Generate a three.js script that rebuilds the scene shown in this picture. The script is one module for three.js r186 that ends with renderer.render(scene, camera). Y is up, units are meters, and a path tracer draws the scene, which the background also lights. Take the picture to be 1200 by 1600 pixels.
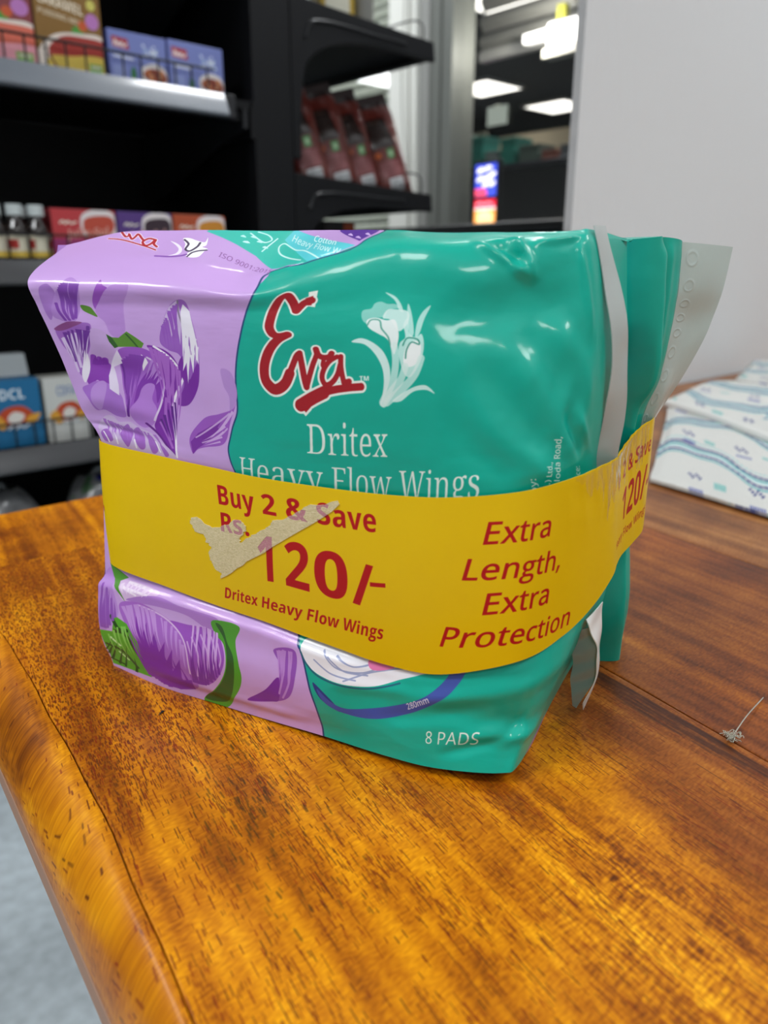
import * as THREE from 'three';
import { RoundedBoxGeometry } from 'three/addons/geometries/RoundedBoxGeometry.js';
import { mergeGeometries, mergeVertices } from 'three/addons/utils/BufferGeometryUtils.js';
import { TessellateModifier } from 'three/addons/modifiers/TessellateModifier.js';
import { ImprovedNoise } from 'three/addons/math/ImprovedNoise.js';
import { RectAreaLightUniformsLib } from 'three/addons/lights/RectAreaLightUniformsLib.js';

// ------------------------------------------------------------------ camera, exposure, large lights
const scene = new THREE.Scene();
const renderer = new THREE.WebGLRenderer({ antialias: true });
renderer.toneMapping = THREE.LinearToneMapping;
renderer.toneMappingExposure = 1.22;
renderer.shadowMap.enabled = true;
RectAreaLightUniformsLib.init();
scene.background = new THREE.Color(0x05060a);

const TABLE_Y = 0.78, EYE = 0.96;
const camera = new THREE.PerspectiveCamera(67.38, 0.75, 0.02, 60);
camera.position.set(0, EYE, 0);
const yaw = THREE.MathUtils.degToRad(42), pitch = THREE.MathUtils.degToRad(17.56);
camera.lookAt(Math.sin(yaw) * Math.cos(pitch), EYE - Math.sin(pitch), -Math.cos(yaw) * Math.cos(pitch));
camera.focus = 0.31;
camera.userData.fStop = 9;
scene.add(camera);

const ROOM_Y = 2.8;                                              // ceiling height
const PANEL_POWER = 17;
const PANELS = [[-0.5, -6.35], [-1.05, -0.45], [-1.05, 1.5], [0.75, 1.5], [1.72, -1.15], [-1.05, -2.4], [1.6, -3.0], [2.0, 0.6], [-1.6, -1.3]];   // centres of the 60 cm ceiling panels of the shop
const HALL_PANELS = [[6.88, -6.06], [8.25, -6.1], [4.75, -4.1], [5.0, -2.9], [6.6, -3.2]];
for (const [x, z] of PANELS) areaLight(x, z, ROOM_Y - 0.04, PANEL_POWER);
for (const [x, z] of HALL_PANELS) areaLight(x, z, ROOM_Y - 0.04, 8);
function areaLight(x, z, y, power) {
  const l = new THREE.RectAreaLight(0xf8fbff, power, 0.56, 0.56);
  l.position.set(x, y, z); l.lookAt(x, 0, z); scene.add(l);
}

// ------------------------------------------------------------------ helpers
const noise = new ImprovedNoise();
const N3 = (x, y, z) => noise.noise(x, y, z);
const fbm = (x, y, z, o = 4) => { let a = 0, w = 0.5, s = 1; for (let i = 0; i < o; i++) { a += w * N3(x * s, y * s, z + i * 7.3); w *= 0.5; s *= 2.03; } return a; };
const rng = (seed) => () => { seed |= 0; seed = (seed + 0x6d2b79f5) | 0; let t = Math.imul(seed ^ (seed >>> 15), 1 | seed); t = (t + Math.imul(t ^ (t >>> 7), 61 | t)) ^ t; return ((t ^ (t >>> 14)) >>> 0) / 4294967296; };
const clamp = (x, a = 0, b = 1) => Math.min(b, Math.max(a, x));
const smooth = (a, b, x) => { const t = clamp((x - a) / (b - a)); return t * t * (3 - 2 * t); };
const names = {};
function numbered(n) { const k = (names[n] = (names[n] ?? -1) + 1); return k ? n + '_' + String(k).padStart(3, '0') : n; }
function thing(name, label, category, at = [0, 0, 0], turn = 0, group) {
  const o = new THREE.Group(); o.name = numbered(name); o.position.set(...at); o.rotation.y = turn; scene.add(o);
  o.userData = { label, category }; if (group) o.userData.group = group; return o;
}
function mesh(name, geometry, material, parent, label) {
  const m = new THREE.Mesh(geometry, material); m.name = parent === scene ? numbered(name) : name; m.castShadow = m.receiveShadow = true; parent.add(m);
  if (label) m.userData.label = label; return m;
}
function single(name, geometry, material, label, category, group) {
  const m = mesh(name, geometry, material, scene); m.userData = { label, category }; if (group) m.userData.group = group; return m;
}
function struct(name, geometry, material) { const m = mesh(name, geometry, material, scene); m.userData.kind = 'structure'; return m; }
function copyOf(o, at, turn, label) { const c = o.clone(); c.name = numbered(o.name.replace(/_\d{3}$/, '')); c.userData = { ...o.userData, label: label ?? o.userData.label }; c.position.set(...at); c.rotation.y = turn; scene.add(c); return c; }
const box = (x0, x1, y0, y1, z0, z1, r = 0) => { const g = r ? new RoundedBoxGeometry(x1 - x0, y1 - y0, z1 - z0, 2, r) : new THREE.BoxGeometry(x1 - x0, y1 - y0, z1 - z0); g.translate((x0 + x1) / 2, (y0 + y1) / 2, (z0 + z1) / 2); return g; };
const tube = (pts, r, seg = 24, rad = 6) => new THREE.TubeGeometry(new THREE.CatmullRomCurve3(pts.map((p) => new THREE.Vector3(...p))), seg, r, rad, false);
const rod = (a, b, r, rad = 6) => { const A = new THREE.Vector3(...a), B = new THREE.Vector3(...b), g = new THREE.CylinderGeometry(r, r, A.distanceTo(B), rad); g.applyQuaternion(new THREE.Quaternion().setFromUnitVectors(new THREE.Vector3(0, 1, 0), B.clone().sub(A).normalize())); g.translate(...A.clone().add(B).multiplyScalar(0.5).toArray()); return g; };
const join = (list) => mergeGeometries(list.map((g) => (g.index ? g.toNonIndexed() : g)), false);
const std = (color, roughness = 0.6, more = {}) => new THREE.MeshStandardMaterial({ color, roughness, ...more });
const phys = (o) => new THREE.MeshPhysicalMaterial(o);
function canvas(w, h, draw, srgb = true) {
  const c = document.createElement('canvas'); c.width = w; c.height = h; const x = c.getContext('2d'); draw(x, w, h);
  const t = new THREE.CanvasTexture(c); if (srgb) t.colorSpace = THREE.SRGBColorSpace; t.magFilter = THREE.LinearFilter; t.anisotropy = 8; return t;
}
function pixels(w, h, f, srgb = true) {                          // f(x, y) -> [r, g, b] 0..255
  return canvas(w, h, (c) => { const im = c.createImageData(w, h), d = im.data; for (let y = 0; y < h; y++) for (let x = 0; x < w; x++) { const p = f(x, y), i = (y * w + x) * 4; d[i] = p[0]; d[i + 1] = p[1]; d[i + 2] = p[2]; d[i + 3] = 255; } c.putImageData(im, 0, 0); }, srgb);
}
// drawing print: smooth closed shapes, polygons, strokes and lettering set between three points (baseline left, baseline right, cap height)
function painter(c) {
  const path = (p, close) => {
    c.beginPath(); const n = p.length / 2, at = (i) => { const k = close ? (i + n) % n : clamp(i, 0, n - 1); return [p[2 * k], p[2 * k + 1]]; };
    c.moveTo(...at(0));
    for (let i = 0; i < (close ? n : n - 1); i++) { const [a, b, d, e] = [at(i - 1), at(i), at(i + 1), at(i + 2)]; c.bezierCurveTo(b[0] + (d[0] - a[0]) / 6, b[1] + (d[1] - a[1]) / 6, d[0] - (e[0] - b[0]) / 6, d[1] - (e[1] - b[1]) / 6, d[0], d[1]); }
    if (close) c.closePath();
  };
  const blob = (col, p) => { path(p, true); c.fillStyle = col; c.fill(); };
  const poly = (col, p) => { c.beginPath(); for (let i = 0; i < p.length; i += 2) c.lineTo(p[i], p[i + 1]); c.closePath(); c.fillStyle = col; c.fill(); };
  const line = (col, w, p) => { path(p, false); c.strokeStyle = col; c.lineWidth = w; c.lineCap = c.lineJoin = 'round'; c.stroke(); };
  const text = (t, font, col, p, cap = 0.72, mode) => {
    c.save(); const bold = / bold$/.test(font); c.font = (bold ? 'bold ' : '') + '100px ' + font.replace(' bold', ''); c.textBaseline = 'alphabetic'; c.textAlign = 'left';
    const m = c.measureText(t), l = -m.actualBoundingBoxLeft, w = m.actualBoundingBoxRight + m.actualBoundingBoxLeft;
    const ex = [(p[2] - p[0]) / w, (p[3] - p[1]) / w], ey = [(p[0] - p[4]) / (cap * 100), (p[1] - p[5]) / (cap * 100)];
    c.transform(ex[0], ex[1], ey[0], ey[1], p[0] - l * ex[0], p[1] - l * ex[1]);
    c.fillStyle = col; c.fillText(t, 0, 0);
    if (mode === 'medium') { c.strokeStyle = col; c.lineWidth = 2.2; c.lineJoin = 'round'; c.strokeText(t, 0, 0); }
    if (mode === 'bold') { c.strokeStyle = col; c.lineWidth = 4; c.lineJoin = 'round'; c.strokeText(t, 0, 0); }
    if (mode === 'thin') { c.strokeStyle = '#00a893'; c.lineWidth = 0.8; c.lineJoin = 'round'; c.strokeText(t, 0, 0); }
    c.restore();
  };
  return { blob, poly, line, text, path };
}
// smooth sheet through a net of points (rows x columns of [x, y, z] in mm): at(u, v) in cells
function sheet(net, ring = false) {
  const nv = net.length - 1, nu = net[0].length - (ring ? 0 : 1), cols = net[0].length;
  const cr = (a, b, c, d, f) => 0.5 * (2 * b + (c - a) * f + (2 * a - 5 * b + 4 * c - d) * f * f + (3 * b - a - 3 * c + d) * f * f * f);
  const get = (i, j) => {
    if (ring) j = ((j % cols) + cols) % cols;
    else if (j < 0) return get(i, 0).map((x, k) => 2 * x - get(i, 1)[k]); else if (j > nu) return get(i, nu).map((x, k) => 2 * x - get(i, nu - 1)[k]);
    if (i < 0) return get(0, j).map((x, k) => 2 * x - get(1, j)[k]); if (i > nv) return get(nv, j).map((x, k) => 2 * x - get(nv - 1, j)[k]);
    return net[i][j];
  };
  const at = (u, v) => {
    const j = ring ? Math.floor(u) : Math.min(Math.floor(u), nu - 1), i = Math.min(Math.floor(v), nv - 1), fu = u - j, fv = v - i, r = [0, 0, 0];
    for (let k = 0; k < 3; k++) { const q = []; for (let b = -1; b < 3; b++) q.push(cr(get(i + b, j - 1)[k], get(i + b, j)[k], get(i + b, j + 1)[k], get(i + b, j + 2)[k], fu)); r[k] = cr(...q, fv); }
    return r;
  };
  const normal = (u, v) => { const e = 0.03, a = at(Math.max(u - e, ring ? u - e : 0), v), b = at(ring ? u + e : Math.min(u + e, nu), v), c = at(u, Math.max(v - e, 0)), d = at(u, Math.min(v + e, nv)); return new THREE.Vector3(b[0] - a[0], b[1] - a[1], b[2] - a[2]).cross(new THREE.Vector3(d[0] - c[0], d[1] - c[1], d[2] - c[2])).normalize(); };
  return { at, normal, nu, nv };
}
// grid of points f(u, v) -> Vector3 (metres), u and v in 0..1; closed leaves the two ends joined
function grid(f, nu, nv, uvf = (u, v) => [u, v]) {
  const p = [], t = [], ix = [];
  for (let j = 0; j <= nv; j++) for (let i = 0; i <= nu; i++) { const q = f(i / nu, j / nv); p.push(q[0], q[1], q[2]); t.push(...uvf(i / nu, j / nv)); }
  for (let j = 0; j < nv; j++) for (let i = 0; i < nu; i++) { const a = j * (nu + 1) + i, b = a + 1, c = a + nu + 1, d = c + 1; ix.push(a, b, d, a, d, c); }
  const g = new THREE.BufferGeometry(); g.setAttribute('position', new THREE.Float32BufferAttribute(p, 3)); g.setAttribute('uv', new THREE.Float32BufferAttribute(t, 2)); g.setIndex(ix); g.computeVertexNormals(); return g;
}
// a thin solid film: front and back faces of grid f set apart by thickness along z-ish normal
function film(f, nu, nv, thickness, uvf) {
  const mid = grid(f, nu, nv, uvf), n = mid.attributes.normal, p = mid.attributes.position, W = nu + 1;
  const shift = (s) => { const g = mid.clone(), q = g.attributes.position; for (let i = 0; i < q.count; i++) q.setXYZ(i, p.getX(i) + n.getX(i) * s, p.getY(i) + n.getY(i) * s, p.getZ(i) + n.getZ(i) * s); return g; };
  const a = shift(thickness / 2), b = shift(-thickness / 2); const id = Array.from(b.index.array); for (let i = 0; i < id.length; i += 3) [id[i], id[i + 1]] = [id[i + 1], id[i]]; b.setIndex(id); b.computeVertexNormals();
  const rim = []; for (let i = 0; i < nu; i++) rim.push([i, i + 1]); for (let j = 0; j < nv; j++) rim.push([j * W + nu, (j + 1) * W + nu]); for (let i = nu; i > 0; i--) rim.push([nv * W + i, nv * W + i - 1]); for (let j = nv; j > 0; j--) rim.push([j * W, (j - 1) * W]);
  const rp = [], ru = [], A = a.attributes.position, Bq = b.attributes.position, uv = mid.attributes.uv;
  const put = (P, i) => { rp.push(P.getX(i), P.getY(i), P.getZ(i)); ru.push(uv.getX(i), uv.getY(i)); };
  for (const [i, j] of rim) { put(A, i); put(Bq, i); put(A, j); put(A, j); put(Bq, i); put(Bq, j); }
  const e = new THREE.BufferGeometry(); e.setAttribute('position', new THREE.Float32BufferAttribute(rp, 3)); e.setAttribute('uv', new THREE.Float32BufferAttribute(ru, 2)); e.computeVertexNormals();
  return join([a, b, e]);
}
const mm = (p) => [p[0] / 1000, p[1] / 1000, p[2] / 1000];

// ------------------------------------------------------------------ the shop: floor, ceiling, walls, facade
{
  const plaster = pixels(1024, 1024, (x, y) => { const a = 128 + 70 * fbm(x / 34, y / 34, 1.5, 4) + 60 * fbm(x / 7, y / 7, 8.5, 2); return [a, a, a]; }, false);
  plaster.wrapS = plaster.wrapT = THREE.RepeatWrapping; plaster.repeat.set(6, 3);
  const white = std(new THREE.Color(0.68, 0.69, 0.7), 0.9, { bumpMap: plaster, bumpScale: 0.0012 });
  const cream = std(new THREE.Color(0.55, 0.55, 0.52), 0.85), greyWall = std(new THREE.Color(0.5, 0.51, 0.5), 0.9);
  const speck = pixels(1024, 1024, (x, y) => { const a = 178 + 34 * fbm(x / 150, y / 150, 3, 3) + 30 * fbm(x / 9, y / 9, 5, 3); return [a * 1.0, a * 1.06, a * 1.09]; });
  speck.wrapS = speck.wrapT = THREE.RepeatWrapping; speck.repeat.set(5, 5);
  struct('floor', box(-3, 9.5, -0.12, 0, -9, 3), std(0xffffff, 0.45, { map: speck }));
  struct('ceiling', box(-3, 2.72, ROOM_Y, ROOM_Y + 0.12, -7.6, 3), std(new THREE.Color(0.75, 0.75, 0.74), 0.9));
  struct('ceiling', box(2.72, 9.5, ROOM_Y, ROOM_Y + 0.12, -9, 3), std(new THREE.Color(0.035, 0.037, 0.042), 0.9));
  struct('wall_left', box(-3.12, -3, 0, ROOM_Y, -7.6, 3), greyWall);
  struct('wall_front', box(-3, 2.72, 0, ROOM_Y, 2.98, 3.1), cream);
  struct('wall_back', box(-3, 2.72, 0, ROOM_Y, -7.72, -7.6), greyWall);
  struct('wall_right', box(0.885, 2.6, 0, ROOM_Y, -0.634, -0.622), white);
  struct('wall_facade', box(2.6, 2.72, 0, ROOM_Y, -0.64, 3), greyWall);
  struct('wall_end', box(2.6, 2.72, 0, ROOM_Y, -7.6, -4.6), greyWall);
  struct('trim_1', box(2.56, 2.74, 2.35, ROOM_Y, -4.6, -0.64), std(0x3a3d3c, 0.6));   // lintel over the glass
  const column = struct('column', box(2.52, 2.74, 0, ROOM_Y, -2.77, -2.605, 0.006), std(new THREE.Color(0.8, 0.81, 0.76), 0.75));
  // frames of the glass front
  const alu = std(new THREE.Color(0.3, 0.305, 0.29), 0.5, { metalness: 0.2 }), aluDark = std(new THREE.Color(0.16, 0.17, 0.155), 0.5, { metalness: 0.2 });
  const win = new THREE.Group(); win.name = 'window_1'; win.userData.kind = 'structure'; scene.add(win);
  mesh('mullion', box(2.54, 2.72, 0, 2.35, -2.604, -2.545, 0.004), alu, win); mesh('mullion', box(2.55, 2.7, 0, 2.35, -2.545, -2.492, 0.004), aluDark, win);
  mesh('mullion', box(2.56, 2.7, 0, 2.35, -2.49, -2.432, 0.004), aluDark, win);
  mesh('sill', box(2.56, 2.72, 0, 0.12, -2.432, -0.66, 0.004), alu, win);
  mesh('pane', box(2.625, 2.633, 0.12, 2.35, -2.432, -0.66), phys({ color: 0xffffff, roughness: 0.02, transmission: 1, thickness: 0, ior: 1.45 }), win);
  mesh('pane', box(2.615, 2.622, 0.02, 2.35, -4.6, -2.775), phys({ color: 0xffffff, roughness: 0.02, transmission: 1, thickness: 0, ior: 1.5 }), win);
  // thin cables that run down the column
  const grey = std(0x9a9a90, 0.7);
  const cableLabels = ['thin grey cable running straight down the white column', 'thin grey cable that swings out in a slack bow along the white column'];
  single('cable', tube([[2.515, 2.4, -2.64], [2.512, 2.06, -2.632], [2.515, 1.75, -2.636], [2.512, 1.4, -2.628], [2.515, 0.6, -2.63]], 0.003, 50), grey, cableLabels[0], 'cable', );
  single('cable', tube([[2.515, 2.4, -2.66], [2.505, 1.98, -2.655], [2.505, 1.75, -2.67], [2.5, 1.55, -2.655], [2.49, 1.36, -2.612], [2.515, 0.6, -2.612]], 0.0025, 60), grey, cableLabels[1], 'cable');
  // roller shutter that closes the bay left of the column
  const shutter = thing('roller_shutter', 'closed pale green roller shutter behind the shelf of brown pouches', 'shutter', [2.66, 0, 0]);
  const slatShape = (() => { const s = new THREE.Shape(); s.moveTo(0, 0); s.lineTo(0, 0.004); s.quadraticCurveTo(-0.02, 0.019, 0, 0.035); s.lineTo(0.006, 0.035); s.quadraticCurveTo(-0.01, 0.019, 0.006, 0); const g = new THREE.ExtrudeGeometry(s, { depth: 1.83, bevelEnabled: false, curveSegments: 5 }); g.translate(0, 0, -4.6); return g; })();
  const slatMat = [0, 1, 2].map((k) => std(new THREE.Color(0.52 + k * 0.015, 0.56 + k * 0.015, 0.47 + k * 0.012), 0.5));
  for (let k = 0; k < 54; k++) mesh('slat', slatShape, slatMat[k % 3], shutter).position.y = 0.02 + k * 0.043;
  mesh('guide_rail', box(-0.03, 0.03, 0, 2.35, -2.785, -2.76), alu, shutter);
  // ceiling panels of the shop and of the hall beyond the glass
  const lampFace = new THREE.MeshStandardMaterial({ color: 0xffffff, emissive: 0xfffcf2, emissiveIntensity: 2.2, roughness: 0.6 }), rim = std(0xdddddd, 0.5);
  const where = ['at the back of the shop', 'over the shelving on the left', 'behind the viewer', 'right of the viewer', 'behind the white partition wall', 'far back over the aisle', 'near the white column', 'over the right part of the shop', 'above the front of the black shelving'];
  const panel = (x, z, label, group) => { const t = thing('ceiling_light', label, 'ceiling light', [x, ROOM_Y, z], 0, group); mesh('frame', join([box(-0.31, 0.31, -0.025, 0, -0.31, -0.285), box(-0.31, 0.31, -0.025, 0, 0.285, 0.31), box(-0.31, -0.285, -0.025, 0, -0.285, 0.285), box(0.285, 0.31, -0.025, 0, -0.285, 0.285)]), rim, t); mesh('light_diffuser', box(-0.285, 0.285, -0.02, -0.006, -0.285, 0.285), lampFace, t); };
  PANELS.forEach(([x, z], i) => panel(x, z, 'square white ceiling light panel ' + where[i]));
  const hallWhere = ['bright square ceiling panel beyond the glass, above the small white notice', 'bright square ceiling panel beyond the glass, cut off by the white wall', 'bright ceiling panel beyond the glass at the top edge of the picture', 'bright ceiling panel beyond the glass behind the raised shutter', 'bright ceiling panel deep in the hall behind the raised shutter'];
  HALL_PANELS.forEach(([x, z], i) => panel(x, z, hallWhere[i]));
}

// ------------------------------------------------------------------ the hall beyond the glass
{
  const dark = std(0x16181c, 0.7), tan = std(new THREE.Color(0.3, 0.25, 0.16), 0.85), olive = std(new THREE.Color(0.16, 0.16, 0.11), 0.85);
  struct('wall_hall_back', box(9.38, 9.5, 0, ROOM_Y, -9, 3), std(0x2c2b28, 0.85));
  struct('wall_hall_left', box(2.72, 9.38, 0, ROOM_Y, -9.12, -9), std(0x3a3b34, 0.85));
  struct('wall_hall_right', box(2.72, 9.38, 0, ROOM_Y, 2.98, 3.1), dark);
  struct('wall_hall_middle', box(7.6, 7.7, 0, 2.42, -6.6, -3.6), tan);
  struct('wall_hall_side', box(7.55, 7.6, 0, 2.5, -8.6, -6.6), olive);
  // half raised shutter just outside the glass
  const t = thing('roller_shutter', 'half raised grey roller shutter beyond the glass', 'shutter', [2.95, 0, 0]);
  const s = new THREE.Shape(); s.moveTo(0, 0); s.lineTo(0, 0.012); s.quadraticCurveTo(-0.034, 0.04, 0, 0.07); s.lineTo(0.008, 0.07); s.quadraticCurveTo(-0.01, 0.04, 0.008, 0);
  const g = new THREE.ExtrudeGeometry(s, { depth: 2.05, bevelEnabled: false, curveSegments: 5 }); g.translate(0, 0, -2.62);
  const m = std(new THREE.Color(0.2, 0.2, 0.185), 0.5);
  for (let k = 0; k < 10; k++) mesh('slat', g, m, t).position.y = 1.885 + k * 0.08;
  mesh('bottom_bar', box(-0.02, 0.02, 1.845, 1.885, -2.62, -0.57, 0.004), std(new THREE.Color(0.4, 0.4, 0.38), 0.45), t);
  // a lit wall lamp and the grey box under it
  const lamp = thing('wall_lamp', 'stepped white lamp box glowing at the upper right of the glass', 'lamp', [2.86, 1.845, -2.17]);
  const glow = new THREE.MeshStandardMaterial({ color: 0xffffff, emissive: 0xfffbf0, emissiveIntensity: 1.3, roughness: 0.5 });
  mesh('light_tube', box(-0.02, 0.02, 0.0, 0.035, -0.13, 0.12, 0.006), glow, lamp); mesh('light_box', box(-0.03, 0.03, -0.035, 0.05, 0.0, 0.16, 0.01), glow, lamp); mesh('grey_tray', box(-0.03, 0.03, -0.075, -0.04, -0.02, 0.16, 0.005), std(0xb0aea4, 0.5), lamp); mesh('bracket', box(-0.012, 0.012, 0.05, 0.11, 0.03, 0.07), std(0x8c8a2c, 0.6), lamp);
  const pl = new THREE.PointLight(0xfffbf0, 0.35, 4); pl.position.set(2.76, 1.845, -2.17); scene.add(pl);
  const notice = thing('notice', 'small pale paper notice stuck on the inside of the glass', 'notice', [2.618, 1.545, -2.23]);
  mesh('sheet', box(-0.001, 0.001, -0.035, 0.035, -0.052, 0.052), std(new THREE.Color(0.36, 0.4, 0.34), 0.8), notice); mesh('tape', box(-0.0025, -0.001, 0.028, 0.04, -0.015, 0.015), std(0xa8ac9c, 0.4), notice);
  // illuminated advertising sign
  const art = canvas(256, 640, (c, w, h) => {
    c.fillStyle = '#3a4cc8'; c.fillRect(0, 0, w, h); const p = painter(c);
    c.fillStyle = '#f4f0ff'; for (const [x, y, r] of [[60, 60, 44], [150, 50, 50], [60, 150, 46], [150, 150, 60], [210, 110, 40], [120, 210, 40], [200, 205, 46]]) { c.beginPath(); c.ellipse(x, y, r, r * 0.55, -0.4, 0, 7); c.fill(); }
    p.line('#3346c0', 12, [20, 110, 90, 100, 150, 60, 200, 70]); p.line('#3346c0', 10, [40, 190, 100, 160, 160, 200, 230, 160]);
    p.poly('#e24b6a', [0, 250, 130, 250, 150, 330, 0, 330]); c.fillStyle = '#1c1218'; c.fillRect(0, 332, w, 38);
    c.fillStyle = '#e8203e'; c.fillRect(0, 370, w, 84); p.line('#ff9aa8', 16, [20, 420, 70, 395, 110, 425, 160, 400, 220, 425]); c.fillStyle = '#ffd9e0'; c.fillRect(0, 452, w, 22);
    c.fillStyle = '#f6a24e'; c.fillRect(0, 474, w, 166); p.blob('#ffd59a', [40, 520, 128, 484, 220, 530, 200, 620, 60, 620]); p.line('#c86a2a', 8, [70, 570, 128, 600, 190, 565]);
  });
  const sign = thing('advertising_sign', 'lit blue and red advertising sign glowing behind the glass', 'sign', [4.2, 1.235, -3.61], 0);
  mesh('cabinet', box(-0.05, -0.006, -0.02, 0.4, -0.11, 0.11, 0.012), std(0x101014, 0.5), sign);
  const faceGeo = new THREE.PlaneGeometry(0.18, 0.375); faceGeo.rotateY(-Math.PI / 2); faceGeo.translate(-0.051, 0.19, 0);
  mesh('screen', faceGeo, new THREE.MeshStandardMaterial({ color: 0x000000, emissive: 0xffffff, emissiveMap: art, emissiveIntensity: 1.9, roughness: 0.4 }), sign);
  mesh('pedestal', box(-0.045, -0.012, -1.24, -0.02, -0.06, 0.06), std(0x101014, 0.5), sign);
  // dark counters and the goods on them
  const bench = thing('display_rack', 'long dark display rack in the hall beyond the glass', 'rack', [5.1, 0, -4.0], 0);
  mesh('cabinet', box(-0.25, 0.25, 0.06, 1.66, -1.6, 1.5, 0.01), std(0x0d0e12, 0.5), bench); mesh('countertop', box(-0.3, 0.3, 1.66, 1.7, -1.65, 1.55, 0.006), std(0x24262e, 0.3), bench); mesh('plinth', box(-0.22, 0.22, 0, 0.06, -1.55, 1.45), dark, bench);
  const goods = [[-0.62, 0.1, 0.28, 0x9fb3a4, 'pale'], [-0.44, 0.18, 0.24, 0x0f6a5c, 'teal'], [-0.26, 0.12, 0.12, 0x7c8a86, 'grey'], [-0.1, 0.14, 0.2, 0x11705f, 'green'], [0.1, 0.18, 0.13, 0x46584c, 'dull green'], [0.28, 0.12, 0.08, 0x8a4a36, 'brown'], [0.48, 0.2, 0.1, 0x5d6266, 'slate grey']];
  for (const [z, w, h, col, word] of goods) { const b = thing('goods_box', word + ' box on the dark rack beyond the glass', 'box', [5.05, 1.7, -4.0 + z], 0); mesh('carton', box(-0.1, 0.1, 0, h, -w / 2, w / 2, 0.006), std(col, 0.6), b); mesh('lid', box(-0.103, 0.103, h * 0.8, h + 0.004, -w / 2 - 0.003, w / 2 + 0.003, 0.003), std(new THREE.Color(col).multiplyScalar(0.7), 0.6), b); }
}

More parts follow.
